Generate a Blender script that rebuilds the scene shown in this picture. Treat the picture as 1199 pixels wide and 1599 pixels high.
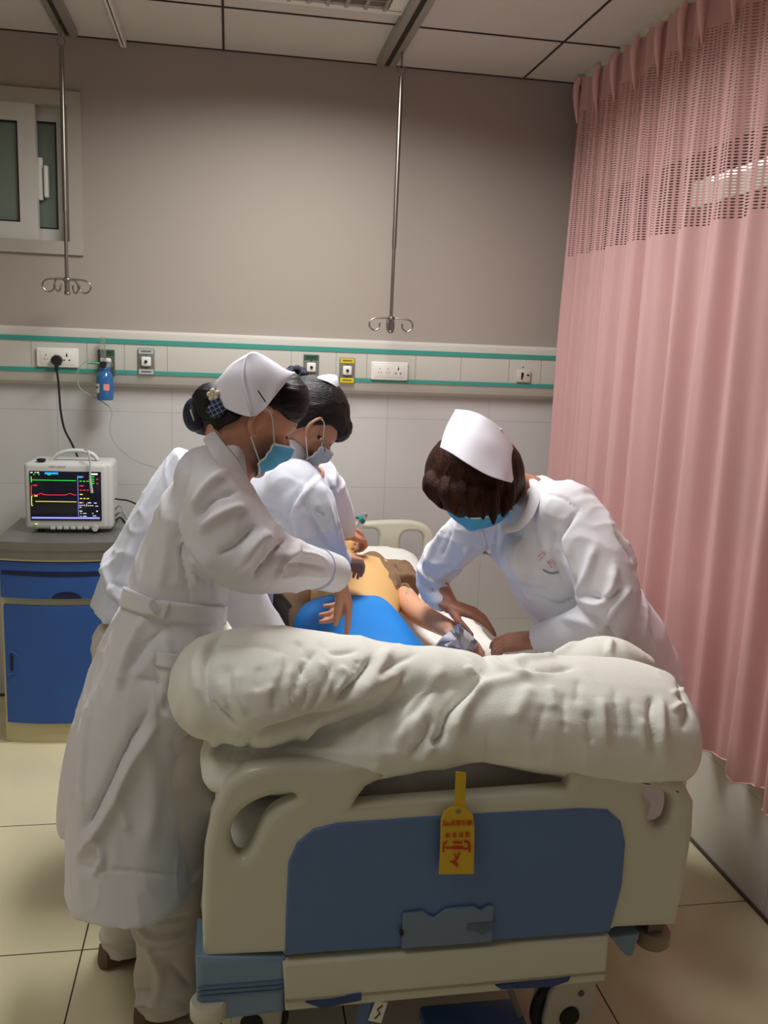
import bpy, bmesh, math
import numpy as np
from mathutils import Vector, Matrix
from mathutils.bvhtree import BVHTree

for o in list(bpy.data.objects): bpy.data.objects.remove(o)
SC = bpy.context.scene
COL = SC.collection

# ------------------------------------------------------------------ camera
EYE = np.array([0.0, 0.0, 1.5])
CM = np.array([[0.9850807, -0.1677360, 0.0384783], [0.0072096, -0.1831702, -0.9830548], [0.1719417, 0.9686658, -0.1792281]])  # right, down, forward
FPX = 1394.5
cam_d = bpy.data.cameras.new('camera'); cam = bpy.data.objects.new('camera', cam_d); COL.objects.link(cam)
cam_d.sensor_fit = 'VERTICAL'; cam_d.sensor_height = 36.0; cam_d.sensor_width = 27.0
cam_d.lens = FPX / 1599 * 36.0; cam_d.clip_start = 0.05; cam_d.clip_end = 60
_m = Matrix.Identity(4)
for _i in range(3):
    _m[_i][0] = CM[0][_i]; _m[_i][1] = -CM[1][_i]; _m[_i][2] = -CM[2][_i]; _m[_i][3] = EYE[_i]
cam.matrix_world = _m
SC.camera = cam

# ------------------------------------------------------------------ light, world, exposure
SC.view_settings.view_transform = 'Standard'; SC.view_settings.look = 'None'
SC.view_settings.gamma = 1.0; SC.view_settings.use_curve_mapping = False
SC.view_settings.exposure = 0.0
wd = bpy.data.worlds.new('world'); SC.world = wd; wd.use_nodes = True
wd.node_tree.nodes['Background'].inputs[0].default_value = (1.0, 0.95, 0.88, 1)
wd.node_tree.nodes['Background'].inputs[1].default_value = 0.165

def area(name, loc, sx, sy, power, color, rot=(0, 0, 0), spread=180):
    d = bpy.data.lights.new(name, 'AREA'); d.shape = 'RECTANGLE'; d.size = sx; d.size_y = sy
    d.energy = power; d.color = color; d.spread = math.radians(spread)
    o = bpy.data.objects.new(name, d); COL.objects.link(o); o.location = loc; o.rotation_euler = rot
    return o
area('ceiling_lamp_and_fill', (0.27, 2.62, 2.585), 0.5, 1.05, 37, (1.0, 0.985, 0.97), spread=162)
area('ceiling_lamp_and_fill', (-0.95, 1.0, 2.585), 0.5, 1.05, 8.5, (1.0, 0.98, 0.95), spread=165)  # added fill light for the room, no lamp fixture belongs to it

# ------------------------------------------------------------------ helpers
def P(px, py, Y=None, X=None, Z=None):
    """the point on a plane X, Y or Z that stands at a picture position"""
    d = np.array([(px - 600) / FPX, (py - 800) / FPX, 1.0]) @ CM
    if Y is not None: t = (Y - EYE[1]) / d[1]
    elif X is not None: t = (X - EYE[0]) / d[0]
    else: t = (Z - EYE[2]) / d[2]
    return EYE + t * d
def A(*v): return np.array(v, float)
def unit(v): v = np.asarray(v, float); return v / (np.linalg.norm(v) + 1e-12)

def lin(c):
    c = c / 255.0
    return c / 12.92 if c <= 0.04045 else ((c + 0.055) / 1.055) ** 2.4
def rgb(*c): return (lin(c[0]), lin(c[1]), lin(c[2]), 1.0)

MATS = {}
def mat(name, col, rough=0.6, metal=0.0, spec=0.5, bump=0.0, bscale=60.0, var=0.0, vscale=8.0, stretch=(1, 1, 1), sheen=0.0,
        emit=None, estr=0.0, alpha=1.0, trans=0.0, coat=0.0, sss=0.0, ior=1.45):
    if name in MATS: return MATS[name]
    m = bpy.data.materials.new(name); m.use_nodes = True; nt = m.node_tree; N = nt.nodes; L = nt.links
    b = N['Principled BSDF']
    b.inputs['Base Color'].default_value = col; b.inputs['Roughness'].default_value = rough
    b.inputs['Metallic'].default_value = metal; b.inputs['Specular IOR Level'].default_value = spec
    b.inputs['Sheen Weight'].default_value = sheen; b.inputs['Alpha'].default_value = alpha
    b.inputs['Transmission Weight'].default_value = trans; b.inputs['Coat Weight'].default_value = coat; b.inputs['IOR'].default_value = ior
    if sss: b.inputs['Subsurface Weight'].default_value = sss; b.inputs['Subsurface Scale'].default_value = 0.01; b.inputs['Subsurface Radius'].default_value = (1, .35, .2)
    if emit: b.inputs['Emission Color'].default_value = emit; b.inputs['Emission Strength'].default_value = estr
    tc = N.new('ShaderNodeTexCoord'); mp = N.new('ShaderNodeMapping'); mp.inputs['Scale'].default_value = stretch
    L.new(tc.outputs['Object'], mp.inputs['Vector'])
    nz = N.new('ShaderNodeTexNoise'); nz.inputs['Scale'].default_value = vscale; nz.inputs['Detail'].default_value = 4
    L.new(mp.outputs['Vector'], nz.inputs['Vector'])
    v = max(var, 0.015)
    mx = N.new('ShaderNodeMix'); mx.data_type = 'RGBA'; mx.blend_type = 'MULTIPLY'; mx.inputs[0].default_value = 1.0
    mr = N.new('ShaderNodeMapRange'); mr.inputs['To Min'].default_value = 1 - v; mr.inputs['To Max'].default_value = 1 + v
    mr.inputs['From Min'].default_value = 0.3; mr.inputs['From Max'].default_value = 0.7
    L.new(nz.outputs['Fac'], mr.inputs['Value'])
    mx.inputs[6].default_value = col
    cmb = N.new('ShaderNodeCombineColor')
    for i in range(3): L.new(mr.outputs['Result'], cmb.inputs[i])
    L.new(cmb.outputs['Color'], mx.inputs[7]); L.new(mx.outputs[2], b.inputs['Base Color'])
    if bump:
        n2 = N.new('ShaderNodeTexNoise'); n2.inputs['Scale'].default_value = bscale; n2.inputs['Detail'].default_value = 3
        L.new(mp.outputs['Vector'], n2.inputs['Vector'])
        bp = N.new('ShaderNodeBump'); bp.inputs['Strength'].default_value = bump; bp.inputs['Distance'].default_value = 0.01
        L.new(n2.outputs['Fac'], bp.inputs['Height']); L.new(bp.outputs['Normal'], b.inputs['Normal'])
    MATS[name] = m
    return m

class G:
    """collects geometry; becomes one mesh"""
    def __init__(s): s.V = []; s.F = []; s.M = []; s.n = 0
    def add(s, V, F, m=0):
        V = np.asarray(V, float).reshape(-1, 3)
        s.V.append(V); s.F += [tuple(i + s.n for i in f) for f in F]; s.M += [m] * len(F); s.n += len(V); return s
    def verts(s): return np.concatenate(s.V) if s.V else np.zeros((0, 3))
    def box(s, a, b, m=0, r=0.0, seg=2):
        a, b = np.minimum(a, b), np.maximum(a, b)
        if r > 0: return s.rbox((np.asarray(a) + b) / 2, (np.asarray(b) - a), r, seg=seg, m=m)
        V = [(x, y, z) for x in (a[0], b[0]) for y in (a[1], b[1]) for z in (a[2], b[2])]
        return s.add(V, [(0, 1, 3, 2), (4, 6, 7, 5), (0, 4, 5, 1), (2, 3, 7, 6), (0, 2, 6, 4), (1, 5, 7, 3)], m)
    def rbox(s, c, size, r, rot=None, seg=2, m=0):
        bm = bmesh.new(); bmesh.ops.create_cube(bm, size=1.0)
        for v in bm.verts: v.co = Vector((v.co.x * size[0], v.co.y * size[1], v.co.z * size[2]))
        bmesh.ops.bevel(bm, geom=list(bm.edges), offset=min(r, min(size) * 0.49), segments=seg, profile=0.5, affect='EDGES')
        bm.verts.index_update()
        V = np.array([v.co[:] for v in bm.verts]); F = [tuple(v.index for v in f.verts) for f in bm.faces]; bm.free()
        if rot is not None: V = V @ np.asarray(rot).T
        return s.add(V + np.asarray(c), F, m)
    def loft(s, rings, cap=True, m=0, closed=True):
        R = [np.asarray(r, float) for r in rings]; n = len(R[0]); V = np.concatenate(R); F = []
        for i in range(len(R) - 1):
            for j in range(n if closed else n - 1):
                k = (j + 1) % n; F.append((i * n + j, i * n + k, (i + 1) * n + k, (i + 1) * n + j))
        if cap: F.append(tuple(range(n - 1, -1, -1))); F.append(tuple((len(R) - 1) * n + j for j in range(n)))
        return s.add(V, F, m)
    def tube(s, pts, r, n=12, cap=True, m=0, up=None, flat=1.0, rounded=False, sub=0):
        pts = np.asarray(pts, float); r = np.broadcast_to(np.asarray(r, float), (len(pts),)).copy()
        fl = np.broadcast_to(np.asarray(flat, float), (len(pts),)).copy()
        if sub:
            pts, r, fl = spline(pts, sub), spline(r[:, None], sub)[:, 0], spline(fl[:, None], sub)[:, 0]
        if rounded:
            d0 = unit(pts[0] - pts[1]); d1 = unit(pts[-1] - pts[-2])
            a = [(0.98, 0.2), (0.8, 0.6), (0.5, 0.87)]
            pre = [pts[0] + d0 * r[0] * x for x, _ in a]; pr = [r[0] * y for _, y in a]
            po = [pts[-1] + d1 * r[-1] * x for x, _ in a[::-1]]; qr = [r[-1] * y for _, y in a[::-1]]
            pts = np.concatenate([pre, pts, po]); r = np.concatenate([pr, r, qr]); fl = np.concatenate([[fl[0]] * 3, fl, [fl[-1]] * 3])
        T = np.gradient(pts, axis=0); T /= np.linalg.norm(T, axis=1)[:, None] + 1e-12
        u = unit(up) if up is not None else (A(0, 0, 1) if abs(T[0][2]) < 0.9 else A(1, 0, 0))
        rings = []; th = np.linspace(0, 2 * math.pi, n, endpoint=False)
        for i in range(len(pts)):
            u = unit(u - T[i] * (u @ T[i])); w = np.cross(T[i], u)
            rings.append(pts[i] + r[i] * (np.cos(th)[:, None] * w + np.sin(th)[:, None] * u * fl[i]))
        return s.loft(rings, cap, m)
    def ell(s, c, r, R=None, m=0, nu=28, nv=18, f=None):
        """ellipsoid; R rows = local axes in the world"""
        th = np.linspace(0, 2 * math.pi, nu, endpoint=False); ph = np.linspace(0.04, math.pi - 0.04, nv)
        rings = []
        for p_ in ph:
            L_ = np.stack([np.sin(p_) * np.cos(th), np.sin(p_) * np.sin(th), np.full(nu, np.cos(p_))], 1) * np.asarray(r, float)
            if f is not None: L_ = f(L_)
            rings.append((L_ @ np.asarray(R) if R is not None else L_) + np.asarray(c))
        return s.loft(rings, True, m)
    def cyl(s, a, b, r, r2=None, n=20, m=0):
        return s.tube([a, b], [r, r if r2 is None else r2], n=n, m=m)
    def prism(s, poly, d, m=0):
        """poly 3D loop extruded by vector d"""
        V = np.asarray(poly, float); n = len(V); W = np.concatenate([V, V + np.asarray(d, float)])
        F = [tuple(range(n - 1, -1, -1)), tuple(range(n, 2 * n))] + [(i, (i + 1) % n, n + (i + 1) % n, n + i) for i in range(n)]
        return s.add(W, F, m)
    def merge(s, g, m=None):
        s.add(g.verts(), g.F, 0); 
        if g.M: s.M[-len(g.M):] = g.M if m is None else [m] * len(g.M)
        return s

def spline(p, k=6):
    p = np.asarray(p, float); q = np.concatenate([[2 * p[0] - p[1]], p, [2 * p[-1] - p[-2]]]); out = []
    for i in range(1, len(q) - 2):
        for t in np.linspace(0, 1, k, endpoint=False):
            a, b, c, d = q[i - 1], q[i], q[i + 1], q[i + 2]
            out.append(0.5 * (2 * b + (c - a) * t + (2 * a - 5 * b + 4 * c - d) * t * t + (3 * b - a - 3 * c + d) * t ** 3))
    out.append(p[-1]); return np.array(out)

ORG = {}
def thing(name, label, cat, loc=(0, 0, 0), group=None):
    o = bpy.data.objects.new(name, None); COL.objects.link(o); o.location = loc; o.empty_display_size = 0.05
    o['label'] = label; o['category'] = cat
    if group: o['group'] = group
    ORG[o.name] = np.asarray(loc, float); return o
def make_mesh(name, V, F, mats, M=None, smooth=True, angle=40):
    me = bpy.data.meshes.new(name); me.from_pydata(np.asarray(V).tolist() if isinstance(V, np.ndarray) else V, [], F)
    for m_ in (mats if isinstance(mats, (list, tuple)) else [mats]): me.materials.append(m_)
    if M is not None and len(M) == len(me.polygons): me.polygons.foreach_set('material_index', np.asarray(M, np.int32))
    me.polygons.foreach_set('use_smooth', [smooth] * len(me.polygons))
    me.update()
    if smooth and angle: me.set_sharp_from_angle(angle=math.radians(angle))
    return me
def obj(name, g, mats, parent=None, smooth=True, angle=40, label=None, cat=None, group=None, kind=None, V=None, F=None, fix=True):
    if V is None: V, F, M = g.verts(), g.F, g.M
    else: M = None
    V = np.asarray(V, float)
    if parent is not None: org = ORG[parent.name]
    else:
        lo, hi = V.min(0), V.max(0); org = A((lo[0] + hi[0]) / 2, (lo[1] + hi[1]) / 2, lo[2])
        if kind == 'structure': org = A(0, 0, 0)
    me = make_mesh(name, V - org, F, mats, M, smooth, angle)
    if fix:
        bm = bmesh.new(); bm.from_mesh(me); bmesh.ops.recalc_face_normals(bm, faces=bm.faces); bm.to_mesh(me); bm.free()
    o = bpy.data.objects.new(name, me); COL.objects.link(o)
    if parent is None: o.location = org
    else: o.parent = parent
    ORG[o.name] = org
    for k, v in (('label', label), ('category', cat), ('group', group), ('kind', kind)):
        if v: o[k] = v
    return o
def struct(name, g, mats, **k): return obj(name, g, mats, kind='structure', **k)

def plate(loops, thick, bevel=0.0, res=2):
    """flat plate with holes from 2D loops in x,z -> V (x, y, z), F ; front at y=-thick/2"""
    cu = bpy.data.curves.new('tmp', 'CURVE'); cu.dimensions = '2D'; cu.fill_mode = 'BOTH'
    cu.extrude = max(thick / 2 - bevel, 0.0); cu.bevel_depth = bevel; cu.bevel_resolution = res; cu.offset = -bevel
    for lp in loops:
        sp = cu.splines.new('POLY'); sp.points.add(len(lp) - 1)
        for p_, q in zip(sp.points, lp): p_.co = (q[0], q[1], 0, 1)
        sp.use_cyclic_u = True
    o = bpy.data.objects.new('tmp', cu); COL.objects.link(o)
    dg = bpy.context.evaluated_depsgraph_get(); me = bpy.data.meshes.new_from_object(o.evaluated_get(dg))
    V = np.empty(len(me.vertices) * 3); me.vertices.foreach_get('co', V); V = V.reshape(-1, 3)
    F = [tuple(p_.vertices) for p_ in me.polygons]
    bpy.data.objects.remove(o); bpy.data.curves.remove(cu); bpy.data.meshes.remove(me)
    W = np.stack([V[:, 0], -V[:, 2], V[:, 1]], 1)
    return W, F
def text_geo(s, size, thick=0.0006):
    cu = bpy.data.curves.new('tmp', 'FONT'); cu.body = s; cu.size = size; cu.extrude = thick / 2; cu.align_x = 'CENTER'; cu.align_y = 'CENTER'; cu.resolution_u = 2
    o = bpy.data.objects.new('tmp', cu); COL.objects.link(o)
    dg = bpy.context.evaluated_depsgraph_get(); me = bpy.data.meshes.new_from_object(o.evaluated_get(dg))
    V = np.array([v.co[:] for v in me.vertices]).reshape(-1, 3); F = [tuple(p_.vertices) for p_ in me.polygons]
    bpy.data.objects.remove(o); bpy.data.curves.remove(cu); bpy.data.meshes.remove(me)
    return np.stack([V[:, 0], -V[:, 2], V[:, 1]], 1), F
def rloop(x0, z0, x1, z1, r, n=5):
    out = []
    for cx, cz, a0 in ((x1 - r, z0 + r, -90), (x1 - r, z1 - r, 0), (x0 + r, z1 - r, 90), (x0 + r, z0 + r, 180)):
        for k in range(n + 1):
            a = math.radians(a0 + 90 * k / n); out.append((cx + r * math.cos(a), cz + r * math.sin(a)))
    return out
def smoothloop(pts, k=4): 
    p = np.asarray(pts, float); q = np.concatenate([p[-2:], p, p[:3]]); return spline(q, k)[2 * k:(2 + len(p)) * k]

# ---- noise
def _h(i, j, k, s):
    n = (i * 73856093) ^ (j * 19349663) ^ (k * 83492791) ^ (s * 2654435)
    n = (n ^ (n >> 13)) * 1274126177 & 0x7fffffff
    return ((n ^ (n >> 16)) & 0xffff) / 65535.0 * 2 - 1
def noise(p, seed=0):
    p = np.asarray(p, float); i = np.floor(p).astype(np.int64); f = p - i; u = f * f * f * (f * (f * 6 - 15) + 10); r = 0
    for a in (0, 1):
        for b in (0, 1):
            for c in (0, 1):
                w = (u[:, 0] if a else 1 - u[:, 0]) * (u[:, 1] if b else 1 - u[:, 1]) * (u[:, 2] if c else 1 - u[:, 2])
                r = r + w * _h(i[:, 0] + a, i[:, 1] + b, i[:, 2] + c, seed)
    return r
def ridge(p, seed=0, k=2.2): return np.clip(1 - np.abs(noise(p, seed)) * k, 0, 1) ** 2

SK = 1.5
class Surf:
    """a dense surface: fused from overlapping shapes, then smoothed and pushed about"""
    def __init__(s, g, voxel=0.006, it=4):
        me = make_mesh('tmp', g.verts(), g.F, [], smooth=False)
        bm = bmesh.new(); bm.from_mesh(me); bmesh.ops.recalc_face_normals(bm, faces=bm.faces); bm.to_mesh(me); bm.free()
        o = bpy.data.objects.new('tmp', me); COL.objects.link(o)
        md = o.modifiers.new('r', 'REMESH'); md.mode = 'VOXEL'; md.voxel_size = voxel; md.adaptivity = 0
        dg = bpy.context.evaluated_depsgraph_get(); ev = bpy.data.meshes.new_from_object(o.evaluated_get(dg))
        n = len(ev.vertices); s.V = np.empty(n * 3); ev.vertices.foreach_get('co', s.V); s.V = s.V.reshape(-1, 3)
        nl = len(ev.loops); q = np.empty(nl, np.int32); ev.loops.foreach_get('vertex_index', q); s.F = q.reshape(-1, 4)
        bpy.data.objects.remove(o); bpy.data.meshes.remove(ev); bpy.data.meshes.remove(me)
        e = np.concatenate([s.F[:, [0, 1]], s.F[:, [1, 2]], s.F[:, [2, 3]], s.F[:, [3, 0]]])
        s.E = np.concatenate([e, e[:, ::-1]]); s.deg = np.bincount(s.E[:, 0], minlength=n)[:, None].astype(float); s.smooth(it)
    def smooth(s, it, w=None):
        for _ in range(it):
            a = np.stack([np.bincount(s.E[:, 0], s.V[s.E[:, 1], c], minlength=len(s.V)) for c in range(3)], 1) / s.deg
            s.V = a * 0.5 + s.V * 0.5 if w is None else s.V + (a - s.V) * 0.5 * w[:, None]
        return s
    def normals(s):
        a, b, c, d = (s.V[s.F[:, k]] for k in range(4)); fn = np.cross(c - a, d - b); N = np.zeros_like(s.V)
        for k in range(4):
            for c_ in range(3): N[:, c_] += np.bincount(s.F[:, k], fn[:, c_], minlength=len(s.V))
        return N / (np.linalg.norm(N, axis=1)[:, None] + 1e-12)
    def push(s, d): s.V = s.V + s.normals() * np.asarray(d)[:, None]; return s
    def folds(s, amp, sc, seed=0, M=None, mask=None, k=2.2):
        q = s.V @ (np.asarray(M).T if M is not None else np.eye(3)) * np.asarray(sc, float)
        q = q + 0.5 * np.stack([noise(q * 0.6 + 5, seed + 7), noise(q * 0.6 + 15, seed + 8), noise(q * 0.6 + 25, seed + 9)], 1)
        d = amp * (ridge(q, seed, k) - 0.25)
        return s.push(d if mask is None else d * mask)
    def bvh(s): return BVHTree.FromPolygons(s.V.tolist(), s.F.tolist())
    def cast(s, pts, bv=None):
        """picture positions -> points on this surface, as the camera would see them"""
        bv = bv or s.bvh(); out = []
        for x, y in pts:
            d = unit(P(x, y, Y=3) - EYE); h = bv.ray_cast(Vector(EYE), Vector(d))
            if h[0] is None:
                h = None
                for st in range(1, 40):
                    t = 1.2 + st * 0.06; q = bv.find_nearest(Vector(EYE + d * t))
                    if h is None or q[3] < h[1]: h = (q[0], q[3])
                out.append(np.array(h[0][:]))
            else: out.append(np.array(h[0][:]))
        return np.array(out)
    def stroke(s, lines):
        """lines: (points, width, height[, taper]) ; ridges (height>0) and creases (height<0) along a path on the surface"""
        bv = s.bvh(); N = s.normals(); D = np.zeros(len(s.V))
        for ln in lines:
            pts, w, h = ln[0], ln[1] * 0.85, ln[2] * SK; p3 = s.cast(spline(np.array(pts, float), 5), bv)
            lo, hi = p3.min(0) - 3 * w, p3.max(0) + 3 * w
            idx = np.nonzero(np.all((s.V > lo) & (s.V < hi), 1))[0]
            if len(idx) == 0: continue
            best = np.full(len(idx), 1e9); tt = np.zeros(len(idx)); n = len(p3) - 1
            for i in range(n):
                a, b = p3[i], p3[i + 1]; ab = b - a; L2 = ab @ ab + 1e-12
                if L2 > 0.02: continue
                t = np.clip(((s.V[idx] - a) @ ab) / L2, 0, 1); d2 = ((s.V[idx] - a - t[:, None] * ab) ** 2).sum(1)
                m = d2 < best; best[m] = d2[m]; tt[m] = (i + t[m]) / n
            tap = np.clip(np.minimum(tt, 1 - tt) * 5 + 0.15, 0, 1)
            D[idx] += h * tap * (np.exp(-best / (w * w)) if h > 0 else np.exp(-np.sqrt(best + 1e-7) / (w * 0.75)))
        s.V = s.V + N * D[:, None]; return s
    def obj(s, name, m, parent=None, **k): return obj(name, None, m, parent, V=s.V, F=s.F.tolist(), angle=0, fix=False, **k)

def strip(s, pts, width, thick=0.003, lift=0.0015, bv=None, close=False, n=6):
    """a band of cloth lying on surface s along a picture path; width in metres or (path2) second edge"""
    bv = bv or s.bvh(); c = s.cast(spline(np.array(pts, float), n), bv)
    if np.ndim(width) == 2: e = s.cast(spline(np.array(width, float), n), bv)
    g = G(); T = np.gradient(c, axis=0); top = []; bot = []
    K = 7
    rows = []
    for i in range(len(c)):
        r = bv.find_nearest(Vector(c[i])); nn = np.array(r[1][:])
        if np.ndim(width) == 2: a, b = c[i], e[i]
        else:
            w = unit(np.cross(nn, T[i])) * width / 2; a, b = c[i] - w, c[i] + w
        row = []
        for k in range(K + 1):
            q = a + (b - a) * k / K; r = bv.find_nearest(Vector(q)); m_ = np.array(r[1][:]); 
            row.append(np.array(r[0][:]) + m_ * lift + m_ * 0)
        rows.append((row, nn))
    outer = [[q + nn * thick for q in row] for row, nn in rows]; inner = [[q - nn * 0.004 for q in row] for row, nn in rows]
    rings = [np.array(o_ + i_[::-1]) for o_, i_ in zip(outer, inner)]
    g.loft(rings, True); return g
# ------------------------------------------------------------------ the room
def grid_mat(name, col, line, px_, pz_, ox, oz, ax=(0, 2), w=0.003, rough=0.35, upper=None, split=None, bump=0.0, var=0.03, urough=0.8, spec=0.5):
    """tiles with joints; optional painted upper part above split"""
    m = mat(name, col, rough=rough, var=var, vscale=3, bump=bump, spec=spec); nt = m.node_tree; N = nt.nodes; L = nt.links
    b = N['Principled BSDF']; src = b.inputs['Base Color'].links[0].from_socket
    tc = N.new('ShaderNodeTexCoord'); sp = N.new('ShaderNodeSeparateXYZ'); L.new(tc.outputs['Object'], sp.inputs[0])
    def mth(op, a, c=None):
        n = N.new('ShaderNodeMath'); n.operation = op
        for i, v in enumerate((a, c)):
            if v is None: continue
            if isinstance(v, (int, float)): n.inputs[i].default_value = v
            else: L.new(v, n.inputs[i])
        return n.outputs[0]
    ds = []
    for a_, p_, o_ in ((ax[0], px_, ox), (ax[1], pz_, oz)):
        t = mth('SUBTRACT', sp.outputs[a_], o_); t = mth('DIVIDE', t, p_); t = mth('FRACT', t); t = mth('SUBTRACT', t, 0.5); t = mth('ABSOLUTE', t)
        ds.append(mth('GREATER_THAN', t, 0.5 - w / 2 / p_))
    k = mth('MAXIMUM', ds[0], ds[1])
    mx = N.new('ShaderNodeMix'); mx.data_type = 'RGBA'; L.new(k, mx.inputs[0]); L.new(src, mx.inputs[6]); mx.inputs[7].default_value = line
    out = mx.outputs[2]
    if upper:
        up = mth('GREATER_THAN', sp.outputs[2], split)
        m2 = N.new('ShaderNodeMix'); m2.data_type = 'RGBA'; L.new(up, m2.inputs[0]); L.new(out, m2.inputs[6]); m2.inputs[7].default_value = upper; out = m2.outputs[2]
        r = N.new('ShaderNodeMapRange'); L.new(up, r.inputs['Value']); r.inputs['To Min'].default_value = rough; r.inputs['To Max'].default_value = urough
        L.new(r.outputs[0], b.inputs['Roughness'])
    L.new(out, b.inputs['Base Color'])
    return m
YW, XW, ZC, XL, YB = 3.78, 1.46, 2.615, -2.1, -1.4
m_floor = grid_mat('floor_tile', rgb(226, 217, 180), rgb(70, 62, 50), 0.62, 0.62, -0.35, 2.081, ax=(0, 1), w=0.004, rough=0.16, var=0.05)
m_wall = grid_mat('wall_tile_and_paint', rgb(196, 195, 192), rgb(174, 171, 166), 0.45, 0.30, 0.669, 0.909, w=0.003, rough=0.3, upper=rgb(162, 152, 143), split=1.40)
m_wallr = grid_mat('side_wall_tile_and_paint', rgb(206, 204, 196), rgb(176, 172, 164), 0.45, 0.30, 0.2, 0.909, ax=(1, 2), w=0.003, rough=0.3, upper=rgb(196, 182, 174), split=1.40)
m_ceil = mat('ceiling_panel', rgb(204, 198, 192), rough=0.9, bump=0.25, bscale=220)
m_seam = mat('ceiling_joint', rgb(52, 44, 40), rough=0.8)
m_cream = mat('cream_plastic', rgb(212, 208, 180), rough=0.4, var=0.03)
m_black = mat('black_rubber', rgb(22, 22, 24), rough=0.55)
m_chrome = mat('brushed_steel', rgb(150, 146, 140), rough=0.32, metal=1.0, var=0.06)
m_white = mat('white_plastic', rgb(226, 224, 216), rough=0.4)
m_alu = mat('aluminium_profile', rgb(170, 166, 158), rough=0.45, metal=0.7)

struct('floor', G().box((XL, YB, -0.1), (XW, YW, 0)), m_floor, smooth=False)
WX0, WX1, WZ0, WZ1 = -1.45, -0.565, 1.815, 2.415
g = G()
g.box((XL, YW, 0), (XW + 0.15, YW + 0.2, WZ0)); g.box((XL, YW, WZ1), (XW + 0.15, YW + 0.2, ZC + .1))
g.box((XL, YW, WZ0), (WX0, YW + 0.2, WZ1)); g.box((WX1, YW, WZ0), (XW + 0.15, YW + 0.2, WZ1))
struct('wall_back', g, m_wall, smooth=False)
SY0, SY1, SZ0, SZ1 = 1.2, 3.62, 1.0, 2.15
g = G()
g.box((XW, YB, -0.1), (XW + 0.15, YW, SZ0)); g.box((XW, YB, SZ1), (XW + 0.15, YW, ZC + .1)); g.box((XW, YB, SZ0), (XW + 0.15, SY0, SZ1)); g.box((XW, SY1, SZ0), (XW + 0.15, YW, SZ1))
struct('wall_right', g, m_wallr, smooth=False)
struct('wall_left', G().box((XL - 0.1, YB, 0), (XL, YW, ZC)), m_wallr, smooth=False)
g = G(); g.box((XL, YB, ZC), (XW, YW, ZC + 0.1))
def bar(a, b, z=0.003): g.box((a[0], a[1], ZC - z), (b[0], b[1], ZC + 0.001), 1)
for x in (-1.83, -1.23, -0.03, 0.572, 1.18): bar((x - 0.004, YB), (x + 0.004, YW))
for k in range(9): bar((XL, 3.32 - 0.6 * k - 0.004), (XW, 3.32 - 0.6 * k + 0.004), 0.0032)
bar((XL, YW - 0.006), (XW, YW), 0.0036); bar((-0.634, YB), (-0.626, YW))
struct('ceiling', g, [m_ceil, m_seam], smooth=False)
g = G(); g.box((XW - 0.006, YB, 0), (XW, YW, 0.010)); g.box((XL, YW - 0.006, 0), (XW, YW, 0.010))
struct('baseboard_right', g, mat('dark_joint', rgb(84, 76, 66)), smooth=False)

# window high in the back wall
m_frame = mat('window_frame_white', rgb(200, 198, 190), rough=0.45)
m_glass = mat('frosted_glass', rgb(126, 140, 128), rough=0.35, spec=0.5, trans=0.25, var=0.1, vscale=2)
w1 = obj('window_1', G().box((WX0, YW - 0.012, WZ1 - 0.05), (WX1, YW + 0.12, WZ1)).box((WX0, YW - 0.012, WZ0), (WX1, YW + 0.12, WZ0 + 0.05)).box((WX1 - 0.05, YW - 0.012, WZ0 + .05), (WX1, YW + 0.12, WZ1 - .05)).box((WX0, YW - 0.012, WZ0 + .05), (WX0 + 0.05, YW + 0.12, WZ1 - .05)), mat('window_reveal', rgb(168, 162, 150), rough=0.7), kind='structure', smooth=False)
def sash(x0, x1, y, w):
    f = obj('window_sash', G().box((x0, y, WZ0 + 0.05), (x0 + w, y + 0.035, WZ1 - 0.05)).box((x1 - w, y, WZ0 + 0.05), (x1, y + 0.035, WZ1 - 0.05)).box((x0 + w, y, WZ1 - 0.05 - w), (x1 - w, y + 0.035, WZ1 - 0.05)).box((x0 + w, y, WZ0 + 0.05), (x1 - w, y + 0.035, WZ0 + 0.05 + w))
            .box((x0 + w, y + 0.003, WZ0 + 0.05 + w), (x1 - w, y + 0.02, WZ0 + 0.05 + w + 0.006), 1).box((x0 + w, y + 0.003, WZ1 - 0.056 - w), (x1 - w, y + 0.02, WZ1 - 0.05 - w), 1).box((x1 - w - 0.006, y + 0.003, WZ0 + 0.05 + w), (x1 - w, y + 0.02, WZ1 - 0.05 - w), 1), [m_frame, m_black], w1, smooth=False)
    obj('pane', G().box((x0 + w, y + 0.012, WZ0 + 0.05 + w), (x1 - w, y + 0.02, WZ1 - 0.05 - w)), m_glass, f, smooth=False)
sash(-1.395, -0.735, YW + 0.01, 0.065); sash(-0.99, -0.617, YW + 0.06, 0.05)
obj('handle', G().rbox((-0.728, YW + 0.052, 2.10), (0.018, 0.02, 0.16), 0.006).rbox((-0.706, YW + 0.045, 2.09), (0.016, 0.03, 0.12), 0.006), m_white, w1)

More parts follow.
